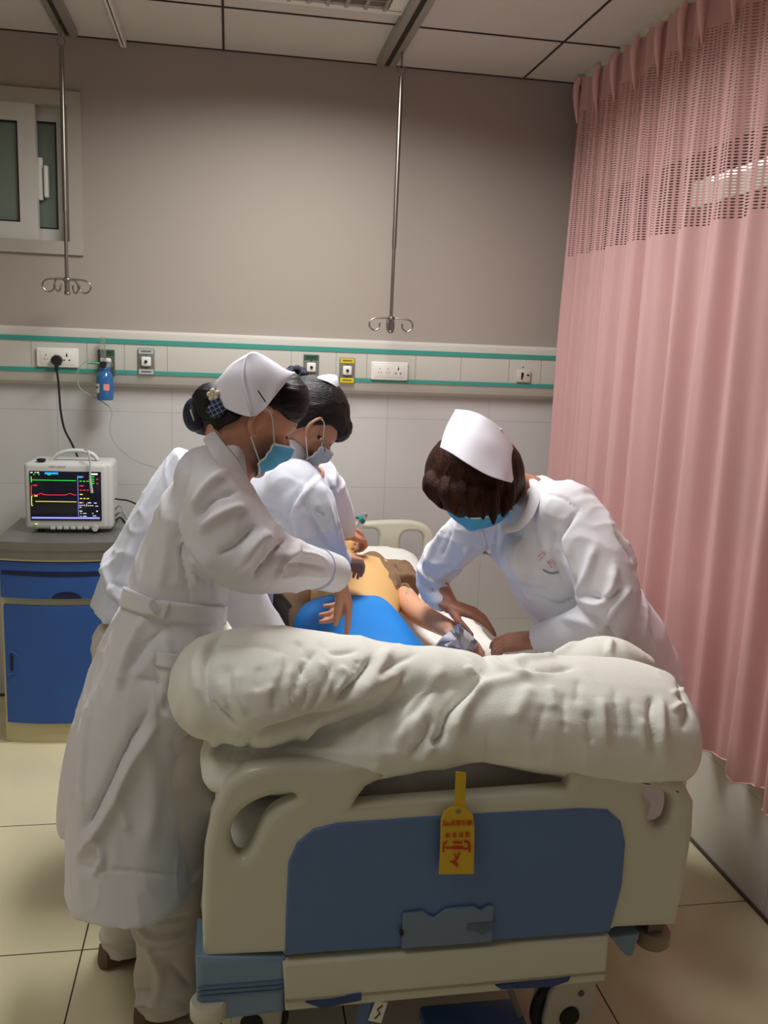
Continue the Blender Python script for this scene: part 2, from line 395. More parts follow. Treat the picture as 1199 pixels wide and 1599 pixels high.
# window behind the curtain, dark outside
m_out = mat('dark_night_wall', rgb(62, 52, 44), rough=0.9, var=0.2, vscale=2)
w2 = obj('window_2', G().box((XW, SY0, SZ1 - 0.05), (XW + 0.1, SY1, SZ1)).box((XW, SY0, SZ0), (XW + 0.1, SY1, SZ0 + 0.05)).box((XW, SY0, SZ0), (XW + 0.1, SY0 + 0.05, SZ1)).box((XW, SY1 - 0.05, SZ0), (XW + 0.1, SY1, SZ1)).box((XW + 0.02, 2.28, SZ0), (XW + 0.08, 2.34, SZ1)), mat('dark_window_frame', rgb(72, 62, 54), rough=0.5), kind='structure', smooth=False)
obj('pane', G().box((XW + 0.045, SY0 + 0.05, SZ0 + 0.05), (XW + 0.052, 2.28, SZ1 - 0.05)).box((XW + 0.045, 2.34, SZ0 + 0.05), (XW + 0.052, SY1 - 0.05, SZ1 - 0.05)), mat('clear_glass', rgb(235, 240, 238), rough=0.02, trans=1.0), w2, smooth=False)
struct('wall_outside', G().box((XW + 0.9, -0.5, 0.2), (XW + 1.0, 7.5, 3.4)), m_out, smooth=False)
m_lit = mat('bright_streak_glow', rgb(240, 240, 228), emit=rgb(250, 250, 238), estr=0.6)
g = G()
for a, b in (((1120, 236), (1199, 252)), ((1090, 262), (1199, 284))):
    q0 = P(*a, X=XW + 0.89); q1 = P(*b, X=XW + 0.89); g.box((XW + 0.87, q1[1] - .25, min(q0[2], q1[2]) - 0.02), (XW + 0.89, q0[1], max(q0[2], q1[2]) + 0.02))
struct('bright_streak', g, m_lit, smooth=False)  # glowing bars added outside to give the bright streak behind the net

# tracks on the ceiling
def track(x0, x1, y0, y1, h, mm, label, name='ceiling_track'):
    t = thing(name, label, 'rail', ((x0 + x1) / 2, y1, ZC - h))
    g = G(); w = (x1 - x0)
    g.box((x0, y0, ZC - h), (x0 + w * 0.36, y1, ZC - 0.004)); g.box((x1 - w * 0.36, y0, ZC - h), (x1, y1, ZC - 0.004)); g.box((x0, y0, ZC - 0.004), (x1, y1, ZC))
    obj('rail_profile', g, mm, t, smooth=False)
    obj('end_cap', G().rbox(((x0 + x1) / 2, y1 + 0.004, ZC - h / 2), (w * 1.02, 0.008, h), 0.002), mm, t)
    obj('slot', G().box((x0 + w * 0.36, y0, ZC - h * 0.75), (x1 - w * 0.36, y1 - .002, ZC - h * 0.6)), m_seam, t, smooth=False)
    return t
track(0.560, 0.631, -1.2, 3.70, 0.032, m_alu, 'grey metal ceiling track above the bed, right one holding the longer infusion pole')
track(-0.622, -0.560, -1.2, 3.70, 0.032, m_alu, 'grey metal ceiling track at upper left, ending by the small window')
track(-0.412, -0.392, -1.2, 3.76, 0.03, m_white, 'thin white ceiling rail between the left track and the air grille')
def pole(top, bot, y, label):
    X = P(*top, Y=y)[0]; zt = P(*top, Y=y)[2]; zb = P(*bot, Y=y)[2]; xb = P(*bot, Y=y)[0]
    t = thing('infusion_pole', label, 'iv pole', (X, y, zb - 0.02), 'poles hanging from the ceiling tracks')
    B = A(xb, y, zb); T = A(X, y, zt)
    g = G(); g.tube([T, T * 0.3 + B * 0.7], 0.0085, n=14); g.tube([T * 0.32 + B * 0.68, B], 0.0065, n=14)
    obj('rod', g, m_chrome, t)
    g = G(); a = np.linspace(0, 2 * math.pi * 0.85, 14) + math.pi * 0.65
    ring = [A(X, y, zt + 0.022) + A(math.cos(u) * 0.014, 0, math.sin(u) * 0.016) for u in a]
    g.tube([T] + [A(X, y, zt + 0.006)], 0.004, n=8); g.tube(ring, 0.003, n=8); g.tube([A(X, y, zt + 0.036), A(X, y, ZC - 0.028)], 0.004, n=8)
    obj('hanging_ring', g, m_chrome, t)
    g = G(); g.ell(B + A(0, 0, 0), (0.017, 0.017, 0.010), nu=16, nv=8); g.tube([B, B - A(0, 0, 0.045)], 0.009, n=14); g.ell(B - A(0, 0, 0.05), (0.012, 0.012, 0.007), nu=12, nv=8)
    obj('hub', g, m_chrome, t)
    for k, an in enumerate((-4, 72, 184, 250)):
        an = math.radians(an); d = A(math.cos(an), math.sin(an), 0)
        pts = [B, B + d * 0.03 + A(0, 0, 0.001), B + d * 0.066 - A(0, 0, .002), B + d * 0.083 - A(0, 0, .014), B + d * 0.084 - A(0, 0, .034), B + d * 0.066 - A(0, 0, .047), B + d * 0.048 - A(0, 0, .038), B + d * 0.044 - A(0, 0, .018)]
        obj('hook', G().tube(pts, 0.0032, n=8, sub=5), m_chrome, t)
    return t
pole((627, 120), (611, 498), 3.50, 'steel infusion pole with four hooks hanging over the middle of the bed')
pole((96, 76), (105, 437), 3.56, 'steel infusion pole with four hooks hanging in front of the small window')

# recessed lamp with louvre
t = thing('recessed_ceiling_lamp', 'recessed ceiling lamp with grey louvre, its edge at the top of the photo', 'ceiling lamp', (0.27, 2.6, 2.6))
g = G(); g.box((-0.02, 2.0, ZC - 0.012), (0.56, 2.05, ZC)); g.box((-0.02, 3.165, ZC - 0.012), (0.56, 3.20, ZC)); g.box((-0.02, 2.05, ZC - 0.012), (0.03, 3.17, ZC)); g.box((0.51, 2.05, ZC - 0.012), (0.56, 3.17, ZC))
obj('frame', g, m_white, t, smooth=False)
g = G()
for k in range(8): x = 0.05 + k * 0.063; g.box((x, 2.05, ZC - 0.016), (x + 0.012, 3.17, ZC - 0.001))
for k in range(24): y = 2.07 + k * 0.046; g.box((0.03, y, ZC - 0.0165), (0.51, y + 0.005, ZC - 0.001))
obj('louvre', g, m_alu, t, smooth=False)

# ------------------------------------------------------------------ bed head unit on the wall
YU = YW - 0.055
def U(px, py): return P(px, py, Y=YU)
m_unit = mat('unit_panel', rgb(194, 192, 182), rough=0.5); m_green = mat('green_strip', rgb(62, 148, 134), rough=0.5)
t = thing('bed_head_unit', 'long cream wall unit with two green stripes, sockets and gas outlets above the bed', 'wall unit', (0.2, YW, 1.3))
prof = [(YW, 1.535), (YU + 0.012, 1.535), (YU + 0.002, 1.525), (YU, 1.515), (YU, 1.365), (YU + 0.004, 1.35), (YU + 0.016, 1.325), (YU + 0.034, 1.312), (YW, 1.310)]
g = G(); g.prism([(XL, a, b) for a, b in prof], (XW - XL, 0, 0))
for px_ in (50, 137, 195, 262, 455, 525, 573, 649, 720, 795, 845): x = U(px_, 575)[0]; g.box((x - 0.0012, YU - 0.0006, 1.378), (x + 0.0012, YU, 1.482), 1)
obj('panel', g, [m_unit, mat('unit_seam', rgb(150, 146, 136))], t, angle=25)
for z0, z1 in ((1.481, 1.500), (1.362, 1.378)):
    obj('green_stripe', G().box((XL, YU - 0.003, z0), (XW - 0.02, YU, z1)), m_green, t, smooth=False)
def holes(g, c, univ=False):
    x, z = c
    if univ:
        g.box((x - 0.0025, YU - 0.0175, z + 0.006), (x + 0.0025, YU - 0.016, z + 0.014), 0); g.box((x - 0.0012, YU - 0.0176, z + 0.016), (x + 0.0012, YU - 0.016, z + 0.020), 0)
        for s_ in (-1, 1): g.box((x + s_ * 0.010 - 0.003, YU - 0.0175, z - 0.010), (x + s_ * 0.010 + 0.003, YU - 0.016, z - 0.006), 0)
    else:
        g.box((x - 0.0008, YU - 0.0175, z + 0.006), (x + 0.0008, YU - 0.016, z + 0.013), 0)
        for s_ in (-1, 1): g.prism([A(x + s_ * 0.0035, YU - 0.016, z - 0.009), A(x + s_ * 0.005, YU - 0.016, z - 0.009), A(x + s_ * 0.008, YU - 0.016, z - 0.003), A(x + s_ * 0.0066, YU - 0.016, z - 0.003)], A(0, -0.0015, 0), 0)
def power(cx, cz, label=None):
    p_ = obj('power_socket', G().rbox((cx, YU - 0.007, cz), (0.158, 0.014, 0.076), 0.006, seg=3).rbox((cx, YU - 0.009, cz), (0.128, 0.014, 0.054), 0.003), m_white, t)
    for k, (dx, un) in enumerate(((-0.042, 0), (-0.008, 0), (0.036, 1))):
        h = G(); holes(h, (cx + dx, cz), un); obj('socket_slots', h, m_black, p_, smooth=False)
    h = G(); h.tube([A(cx - 0.056, YU - 0.0165, cz - 0.017), A(cx + 0.014, YU - 0.0165, cz - 0.017)], 0.0006, n=6); obj('rib', h, m_white, p_)
c = U(608, 580); power(c[0], c[2])
c = U(91, 559); power(c[0], c[2])
def gas(px_, py_, plate_m, lab_m, lab2=True):
    c = U(px_, py_); x, z = c[0], c[2]
    p_ = obj('gas_outlet', G().rbox((x, YU - 0.005, z), (0.064, 0.010, 0.104), 0.004), plate_m, t)
    for s_ in ((1, -1) if lab2 else (1,)): obj('outlet_label', G().box((x - 0.029, YU - 0.0115, z + s_ * 0.040 - 0.010), (x + 0.029, YU - 0.0095, z + s_ * 0.040 + 0.010)), lab_m, p_, smooth=False)
    g = G().rbox((x, YU - 0.014, z), (0.038, 0.014, 0.038), 0.006, seg=3); obj('coupling', g, m_white, p_)
    g = G().cyl((x, YU - 0.026, z), (x, YU - 0.018, z), 0.006, n=14); obj('valve', g, m_black, p_)
    for s_ in ((1, -1) if lab2 else (1,)):
        g = G()
        for k in range(7): g.box((x - 0.018 + k * 0.0055, YU - 0.012, z + s_ * 0.040 - 0.003), (x - 0.0145 + k * 0.0055, YU - 0.0112, z + s_ * 0.040 + 0.003))
        obj('lettering', g, m_black, p_, smooth=False)
    for s_ in (1, -1): obj('screw', G().ell((x, YU - 0.0105, z + s_ * 0.026), (0.0025, 0.0015, 0.0025), nu=8, nv=6), m_black, p_)
m_gas = mat('grey_outlet', rgb(112, 112, 104), rough=0.5)
gas(229, 565, m_gas, mat('pale_outlet_label', rgb(176, 178, 176)))
gas(486, 574, m_gas, mat('green_outlet_label', rgb(38, 84, 60)), False)
gas(542, 579, m_gas, mat('yellow_outlet_label', rgb(206, 186, 30)))
gas(167, 567, mat('dark_outlet', rgb(74, 80, 72)), mat('green_outlet_label', rgb(38, 84, 60)), False)
c = U(817, 588)
p_ = obj('call_socket', G().rbox((c[0], YU - 0.006, c[2]), (0.062, 0.012, 0.052), 0.004), mat('grey_white_plastic', rgb(192, 188, 176)), t)
obj('socket_slots', G().box((c[0] - 0.012, YU - 0.0135, c[2] - 0.004), (c[0] - 0.002, YU - 0.0115, c[2] + 0.016)).box((c[0] - 0.012, YU - 0.0135, c[2] - 0.014), (c[0] - 0.006, YU - 0.0115, c[2] - 0.002)).rbox((c[0] + .018, YU - 0.013, c[2] + .006), (.012, .004, .006), .001), m_black, p_, smooth=False)
for dx_, dz_ in ((-.002, .038), (.004, -.036)): obj('screw', G().ell((c[0] + dx_, YU - 0.001, c[2] + dz_), (0.003, 0.002, 0.003), nu=8, nv=6), m_black, t)

# ------------------------------------------------------------------ oxygen humidifier, tube, plug and cord
c = U(167, 600); x, y, z = c[0], YU - 0.05, c[2]
t = thing('oxygen_humidifier', 'blue water bottle humidifier with clear flow meter plugged into the wall unit', 'humidifier', (x, y, z - 0.06))
m_blue_b = mat('blue_clear_bottle', rgb(58, 122, 184), rough=0.12, trans=0.35, coat=0.4)
zz = [-0.062, -0.060, -0.050, 0.020, 0.036, 0.046, 0.052, 0.056, 0.066]; rr = [0.02, 0.030, 0.033, 0.033, 0.030, 0.024, 0.020, 0.022, 0.022]
th = np.linspace(0, 2 * math.pi, 28, endpoint=False)
def lathe(c, zs, rs, n=28):
    th = np.linspace(0, 2 * math.pi, n, endpoint=False)
    return [np.stack([c[0] + r * np.cos(th), c[1] + r * np.sin(th), np.full(n, c[2] + q)], 1) for q, r in zip(zs, rs)]
obj('bottle', G().loft(lathe((x, y, z), zz, rr)), m_blue_b, t)
obj('water', G().loft(lathe((x, y, z), [-0.057, -0.02], [0.030, 0.030])), mat('bottle_water', rgb(60, 118, 176), rough=0.1, trans=0.3), t)
def patch(a0, a1, z0, z1, r):
    aa = np.radians(np.linspace(a0, a1, 8)); V = [A(x + r * math.cos(a), y + r * math.sin(a), z + q) for q in (z0, z1) for a in aa] + [A(x + (r - 0.002) * math.cos(a), y + (r - 0.002) * math.sin(a), z + q) for q in (z0, z1) for a in aa]
    V = [V[k] for k in range(32)]
    F = [(k, k + 1, k + 9, k + 8) for k in range(7)] + [(k + 16, k + 24, k + 25, k + 17) for k in range(7)]
    return G().add(V, F)
obj('paper_label', patch(195, 240, -0.032, 0.003, 0.0345), m_white, t)
obj('paper_label', patch(268, 305, -0.022, 0.003, 0.0345), mat('pink_label', rgb(226, 140, 140)), t)
obj('label_print', patch(200, 232, -0.014, -0.008, 0.0349), m_black, t)
m_clear = mat('clear_plastic', rgb(226, 234, 230), rough=0.08, trans=0.9)
obj('flow_meter', G().cyl((x - 0.006, y + .01, z + 0.062), (x - 0.006, y + .01, z + 0.185), 0.011, n=18).cyl((x + 0.01, y, z + 0.075), (x + 0.01, y + 0.04, z + 0.075), 0.016, n=18), m_clear, t)
obj('knob', G().cyl((x - 0.004, y - 0.03, z + 0.078), (x - 0.004, y + .0, z + 0.078), 0.012, n=18), m_black, t)
obj('tube_connector', G().tube([A(x - 0.012, y, z + 0.080), A(x - 0.045, y - .01, z + 0.082), A(x - 0.064, y - .01, z + 0.08)], [0.005, 0.004, 0.002], n=10), mat('green_connector', rgb(60, 160, 110)), t)
m_tube = mat('clear_tube', rgb(178, 198, 190), rough=0.2, trans=0.35)
pts = [P(*q, Y=YU - d) for q, d in (((140, 561), 0.055), ((128, 570), 0.06), ((121, 582), 0.06), ((124, 604), 0.05), ((138, 616), 0.04), ((160, 628), 0.035), ((175, 642), 0.035), ((172, 668), 0.04), ((180, 692), 0.05), ((210, 718), 0.06), ((242, 730), 0.08), ((262, 740), 0.12))]
obj('oxygen_tube', G().tube(pts, 0.0022, n=8, sub=6), m_tube, label='thin clear oxygen tube hanging from the humidifier down the tiled wall', cat='tube')
c = U(91, 563)
t = thing('power_cord', 'black plug in the left socket with black cord running to the monitor', 'power cord', (c[0], YU, 0.98))
obj('plug', G().cyl((c[0], YU - 0.045, c[2]), (c[0], YU - 0.014, c[2]), 0.019, 0.021, n=24).rbox((c[0], YU - 0.036, c[2] - 0.026), (0.013, 0.016, 0.028), 0.004), m_black, t)
pts = [A(c[0], YU - 0.036, c[2] - 0.034)] + [P(*q, Y=YU - 0.036) for q in ((92, 600), (95, 640), (101, 670), (112, 692), (121, 712))] + [P(126, 730, Y=YU - 0.05), P(128, 760, Y=YU - 0.05)]
obj('cord', G().tube(pts, 0.0042, n=10, sub=6), m_black, t)

# ------------------------------------------------------------------ bedside cabinet
CX0, CX1, CY, CZ = -0.812, -0.345, 3.30, 0.775
def bow(x): u = (x - (CX0 + CX1) / 2) / ((CX1 - CX0) / 2); return CY - 0.012 + 0.035 * u * u
def bowslab(z0, z1, x0, x1, off, yb, top=0.0, n=16):
    xs = np.linspace(x0, x1, n); lo = [A(x, bow(x) + off, 0) for x in xs] + [A(x1, yb, 0), A(x0, yb, 0)]
    return G().loft([np.array(lo) + A(0, 0, z0), np.array(lo) + A(0, 0, z1)])
m_cab = mat('cabinet_cream', rgb(206, 198, 156), rough=0.45); m_cblue = mat('cabinet_blue', rgb(46, 88, 160), rough=0.5, bump=0.08, bscale=300, var=0.04)
m_dark = mat('dark_gap', rgb(20, 30, 66), rough=0.7)
t = thing('bedside_cabinet', 'blue and cream bedside cabinet with a stainless steel top, at the left wall end', 'cabinet', ((CX0 + CX1) / 2, 3.5, 0))
obj('body', bowslab(0.0, 0.71, CX0, CX1, 0.004, YW - 0.06), m_cab, t, angle=30)
g = bowslab(0.745, CZ, CX0 - 0.01, CX1 + 0.01, -0.028, YW - 0.05); g.merge(bowslab(0.712, 0.748, CX0 - 0.008, CX1 + 0.008, -0.024, YW - 0.052))
st = obj('steel_top', g, mat('stainless_top', rgb(138, 136, 130), rough=0.34, metal=0.6, var=0.12, vscale=12), t, angle=30)
obj('top_lip', bowslab(0.704, 0.713, CX0 - 0.004, CX1 + 0.004, -0.02, YW - 0.06), m_cab, t, angle=30)
dr = obj('drawer', bowslab(0.565, 0.700, CX0 + 0.004, CX1 - 0.004, -0.016, 3.45), m_cblue, t, angle=30)
def arc(xc, w, z, h, off, n=12, flip=1):
    p_ = [A(x, bow(x) + off, z) for x in np.linspace(xc - w, xc + w, n)]
    p_ += [A(xc + w * math.cos(a), bow(xc + w * math.cos(a)) + off, z + flip * h * math.sin(a)) for a in np.linspace(0, math.pi, n)[1:-1]]
    return p_
obj('handle_recess', G().prism(arc(-0.575, 0.052, 0.566, 0.026, -0.0175), (0, 0.02, 0)), m_dark, dr, smooth=False)
g = G(); xs = np.linspace(CX0 + 0.01, CX1 - 0.01, 16); g.loft([np.array([A(x, bow(x) - 0.0175, 0.662 - 0.006 * math.cos((x - xs[0]) / (xs[-1] - xs[0]) * 6.28 + 3.14) * 0 + 0.005), A(x, bow(x) - 0.0175, 0.652 - 0.004 * math.sin((x - xs[0]) / (xs[-1] - xs[0]) * 3.14)), A(x, bow(x) - 0.010, 0.652), A(x, bow(x) - 0.010, 0.662)]) for x in xs]); obj('drawer_groove', g, m_dark, dr, smooth=False)
do = obj('door', bowslab(0.085, 0.535, CX0 + 0.012, CX1 - 0.012, -0.016, 3.42), m_cblue, t, angle=30)
hx, hz = -0.782, 0.32
g = G(); p_ = [A(hx, bow(hx) - 0.0175, hz + s_) for s_ in (-0.032, 0.032)]
g.prism([A(hx, bow(hx) - 0.0175, hz - 0.032)] + [A(hx + 0.022 * math.cos(a), bow(hx) - 0.019, hz + 0.032 * math.sin(a)) for a in np.linspace(-1.5, 1.5, 12)] + [A(hx, bow(hx) - 0.0175, hz + 0.032)], (0, 0.02, 0)); obj('handle_recess', g, m_dark, do, smooth=False)
g = G(); g.tube([A(hx + 0.032 * math.cos(a), bow(hx + 0.02) - 0.017, hz + 0.044 * math.sin(a)) for a in np.linspace(-1.7, 1.4, 16)], 0.003, n=8); obj('handle_rim', g, m_cblue, do)

# ------------------------------------------------------------------ patient monitor
MY = 3.44
def Q(px, py, d=0.0): return P(px, py, Y=MY - d)
mz0 = CZ + 0.012; a_, b_ = Q(42, 833), Q(160, 720); mx0, mx1 = Q(40, 800)[0], Q(169, 800)[0]; mz1 = Q(100, 722)[2]
t = thing('patient_monitor', 'grey patient monitor with a black screen of coloured traces on the steel cabinet top', 'monitor', ((mx0 + mx1) / 2, MY + 0.06, CZ))
m_case = mat('monitor_case', rgb(196, 198, 194), rough=0.5)
obj('case', G().rbox(((mx0 + mx1) / 2 + 0.012, MY + 0.085, (mz0 + mz1) / 2), (mx1 - mx0 + 0.012, 0.17, mz1 - mz0), 0.018, seg=4).rbox(((mx0 + mx1) / 2, MY + 0.02, (mz0 + mz1) / 2), (mx1 - mx0, 0.06, mz1 - mz0 - 0.006), 0.016, seg=4), m_case, t)
sx0, sz1, sx1, sz0 = Q(48, 735)[0], Q(48, 736)[2], Q(158, 740)[0], Q(160, 812)[2]
for fx in (0.05, -0.05): obj('foot', G().cyl(((mx0 + mx1) / 2 + fx * 2, MY + 0.03, CZ), ((mx0 + mx1) / 2 + fx * 2, MY + 0.03, mz0 + 0.01), 0.012), m_black, t)
sc = obj('screen', G().rbox(((sx0 + sx1) / 2, MY - 0.011, (sz0 + sz1) / 2), (sx1 - sx0 + 0.004, 0.006, sz1 - sz0 + 0.004), 0.002), mat('screen_glass', rgb(16, 17, 26), rough=0.12, emit=rgb(18, 20, 34), estr=0.35), t)
def S(u, v, d=0.0148): return A(sx0 + (sx1 - sx0) * u, MY - d, sz1 + (sz0 - sz1) * v)
def em(n, c, s_=1.0): return mat('screen_' + n, rgb(*c), rough=0.5, emit=rgb(*c), estr=s_)
e_g, e_r, e_y, e_w, e_b, e_c = em('green', (40, 230, 60)), em('red', (225, 40, 60)), em('yellow', (225, 225, 60)), em('white', (225, 230, 235)), em('lilac', (140, 140, 225)), em('cyan', (30, 150, 225))
def trace(name, pts, m_, r=0.0011): obj(name, G().tube([S(*q) for q in pts], r, n=6), m_, sc)
def blocks(name, L_, m_): 
    for u, v, w, h in L_: obj(name, G().box(S(u, v), S(u + w, v + h, 0.0137)), m_, sc, smooth=False)
trace('green_trace', [(0.03, .17), (0.65, .175)], e_g); trace('green_trace', [(0.02, .10), (0.02, .22)], e_g, 0.0016)
trace('red_trace', [(.04, .475)] + [(u, .475 - 0.03 * math.exp(-((u - .15) / .03) ** 2) - .035 * math.exp(-((u - .56) / .04) ** 2)) for u in np.linspace(.05, .65, 30)], e_r)
trace('red_trace', [(.04, .285), (.015, .285), (.015, .49), (.03, .49)], e_r, 0.0013)
trace('yellow_trace', [(.07, .61), (.65, .615)], e_y); trace('yellow_trace', [(.03, .505), (.015, .505), (.015, .70), (.035, .70)], e_y, 0.0013)
trace('divider_line', [(.675, .07), (.675, .93)], e_b, 0.0008)
blocks('status_bar', [(.01, .935, .97, .035)], e_b)
blocks('blue_banner', [(.21, .01, .19, .04), (.68, .08, .06, .035)], e_c)
blocks('green_readout', [(.70, .175, .03, .018), (.75, .175, .03, .018), (.80, .175, .03, .018), (.85, .08, .06, .016), (.85, .13, .06, .016), (.85, .175, .06, .016), (.85, .22, .06, .016), (.05, .05, .02, .014), (.12, .05, .02, .014), (.25, .055, .04, .014), (.84, .95, .05, .014)], e_g)
blocks('red_readout', [(.70, .27, .06, .02), (.70, .36, .03, .02), (.75, .36, .03, .02), (.80, .36, .03, .02), (.05, .27, .05, .02), (.94, .13, .025, .02), (.94, .22, .025, .02), (.74, .08, .02, .02), (.73, .62, .025, .02)], e_r)
blocks('yellow_readout', [(.70, .45, .04, .018), (.70, .535, .03, .018), (.75, .535, .03, .018), (.80, .535, .03, .018), (.055, .49, .045, .018)], e_y)
blocks('white_readout', [(.01, .01, .03, .018), (.07, .01, .015, .018), (.10, .01, .03, .018), (.87, .02, .09, .03), (.69, .625, .045, .014), (.81, .625, .05, .014), (.90, .63, .04, .012), (.69, .68, .02, .012), (.72, .68, .02, .012), (.75, .68, .02, .012), (.81, .685, .02, .012), (.84, .685, .02, .012), (.87, .685, .02, .012), (.92, .695, .04, .010), (.69, .72, .03, .012), (.69, .80, .04, .016), (.93, .80, .025, .016), (.70, .85, .02, .01), (.74, .85, .05, .01), (.70, .91, .02, .01), (.74, .91, .05, .01), (.87, .85, .02, .01), (.88, .90, .05, .01)], e_w)
trace('white_slash', [(.785, .71), (.80, .65)], e_w, 0.0009)
for k in range(6): c = Q(83 + 10.5 * k, 825, 0.012); obj('button', G().rbox(c, (0.018, 0.006, 0.011), 0.002), mat('button_grey', rgb(186, 186, 174)), t)
c = Q(149, 826, 0.018); obj('dial', G().cyl(c, c + A(0, 0.02, 0), 0.011, n=24), mat('button_grey', rgb(186, 186, 174)), t)
c = Q(57, 823, 0.011); obj('power_button', G().rbox(c, (0.012, 0.005, 0.016), 0.002), mat('button_dark', rgb(140, 138, 128)), t)
c = Q(57, 819, 0.0125); obj('indicator_light', G().rbox(c, (0.008, 0.004, 0.003), 0.001), em('lamp', (220, 240, 90)), t)
c = Q(64, 719, 0.003); obj('alarm_light', G().ell(c + A(0, .012, 0), (0.018, 0.014, 0.006), nu=16, nv=8), m_black, t)
V, F = text_geo('PATIENT MONITOR', 0.0065); c = Q(90, 729, 0.0115); obj('lettering', G().add(V * A(1, 1, 1) + c, F), mat('button_dark', rgb(120, 118, 110)), t, smooth=False)
pts = [Q(76, 722) + A(0, .05, 0), Q(88, 712) + A(0, .05, 0), Q(105, 707) + A(0, .05, 0), Q(125, 707) + A(0, .05, 0), Q(142, 712) + A(0, .05, 0), Q(150, 721) + A(0, .05, 0)]
obj('carry_handle', G().tube(pts, 0.008, n=12, sub=4, flat=1.6, up=(0, 1, 0)), m_case, t)
pts = [Q(131, 704, .01) + A(0, .03, 0), Q(138, 706, .02), Q(141, 720, .022), Q(141, 748, .022), Q(144, 770, .022)]
obj('sensor_clip', G().tube(pts[:4], 0.0035, n=8, sub=4).tube(pts[3:], [0.0045, 0.006], n=10), mat('pale_clip', rgb(190, 190, 190), rough=.3), label='pale tube with clip hanging over the monitor handle and screen', cat='sensor')
t = thing('monitor_leads', 'tangle of grey and black leads lying on the steel top right of the monitor', 'cables', (mx1 + 0.08, MY + 0.1, CZ))
rng = np.random.RandomState(3)
for k, mm in enumerate((m_black, mat('grey_lead', rgb(150, 150, 144)), mat('grey_lead', rgb(150, 150, 144)), m_black, mat('grey_lead', rgb(150, 150, 144)))):
    z_ = (0.10, 0.075, 0.05, 0.03, 0.02)[k]; e = A(mx1 + 0.04 + .03 * k, MY + 0.09, CZ + z_)
    pts = [A(mx1 + 0.015, MY + 0.07, CZ + z_ + (.02 if k == 0 else .0)), A(mx1 + 0.04, MY + 0.05, CZ + z_ + 0.02), A(mx1 + 0.07, MY + 0.03, CZ + max(.006, z_ * 0.6 + (.06 if k == 0 else 0))), A(mx1 + 0.10, MY + 0.06, CZ + (0.1 if k == 0 else 0.006)), A(mx1 + 0.13, MY + 0.12, CZ + (0.07 if k == 0 else .006)), A(mx1 + 0.06, MY + 0.15, CZ + 0.006)]
    obj('lead', G().tube(pts, 0.0032 if k != 2 else 0.005, n=8, sub=5), mm, t)
# ------------------------------------------------------------------ curtain
m_cur = mat('pink_curtain', rgb(236, 184, 184), rough=0.85, sheen=0.2, var=0.03, vscale=30, bump=0.05, bscale=900)
def curtain_mat(net):
    m = bpy.data.materials.new('pink_net' if net else 'pink_cloth'); m.use_nodes = True; nt = m.node_tree; N = nt.nodes; L = nt.links
    for n in list(N): N.remove(n)
    out = N.new('ShaderNodeOutputMaterial'); d = N.new('ShaderNodeBsdfDiffuse'); tr = N.new('ShaderNodeBsdfTranslucent'); mx = N.new('ShaderNodeMixShader')
    nz = N.new('ShaderNodeTexNoise'); nz.inputs['Scale'].default_value = 40; cr = N.new('ShaderNodeMix'); cr.data_type = 'RGBA'
    L.new(nz.outputs['Fac'], cr.inputs[0]); cr.inputs[6].default_value = rgb(232, 186, 184); cr.inputs[7].default_value = rgb(240, 196, 194)
    L.new(cr.outputs[2], d.inputs['Color']); L.new(cr.outputs[2], tr.inputs['Color'])
    mx.inputs[0].default_value = 0.32; L.new(d.outputs[0], mx.inputs[1]); L.new(tr.outputs[0], mx.inputs[2])
    if not net: L.new(mx.outputs[0], out.inputs[0]); return m
    uv = N.new('ShaderNodeUVMap'); sp = N.new('ShaderNodeSeparateXYZ'); L.new(uv.outputs[0], sp.inputs[0])
    def mth(op, a, c=None):
        n = N.new('ShaderNodeMath'); n.operation = op
        for i, v in enumerate((a, c)):
            if v is None: continue
            if isinstance(v, (int, float)): n.inputs[i].default_value = v
            else: L.new(v, n.inputs[i])
        return n.outputs[0]
    u = mth('ABSOLUTE', mth('SUBTRACT', mth('FRACT', mth('DIVIDE', sp.outputs[0], 0.021)), 0.5))   # columns
    v = mth('ABSOLUTE', mth('SUBTRACT', mth('FRACT', mth('DIVIDE', sp.outputs[1], 0.0085)), 0.5))  # threads
    e = mth('ADD', mth('POWER', mth('DIVIDE', u, 0.34), 2.0), mth('POWER', mth('DIVIDE', v, 0.25), 2.0))
    hole = mth('LESS_THAN', e, 1.0)
    tp = N.new('ShaderNodeBsdfTransparent'); m2 = N.new('ShaderNodeMixShader'); L.new(hole, m2.inputs[0]); L.new(mx.outputs[0], m2.inputs[1]); L.new(tp.outputs[0], m2.inputs[2]); L.new(m2.outputs[0], out.inputs[0])
    return m
CYA, CYB, ZN, ZH0, ZH1 = 3.72, 0.9, 1.905, 2.47, 2.60
ys = np.arange(CYA, CYB, -0.006); zs = np.concatenate([np.linspace(0.37, ZN, 50), np.linspace(ZN, ZH0, 16)[1:], np.linspace(ZH0, ZH1, 5)[1:]])
ph = np.cumsum(np.interp(ys, [0.9, 1.6, 2.2, 2.9, 3.4, 3.72], [36, 40, 30, 34, 44, 56])) * 0.006
def cx(y, z, ph):
    k = (ZH1 - z) / (ZH1 - 0.37); am = 0.012 + 0.020 * min(1, k * 2.2)
    p2 = ph + 0.35 * np.sin(ph * 0.37 + 1.1 * k * 3)
    f = np.sin(p2) * am + 0.010 * np.sin(p2 * 2.1 + 1 + k * 2) * (0.4 + k) + 0.006 * np.sin(p2 * 3.7 + 2)
    return 1.402 + f + 0.012 * np.sin(y * 3.1 + 1) * k
rows = []
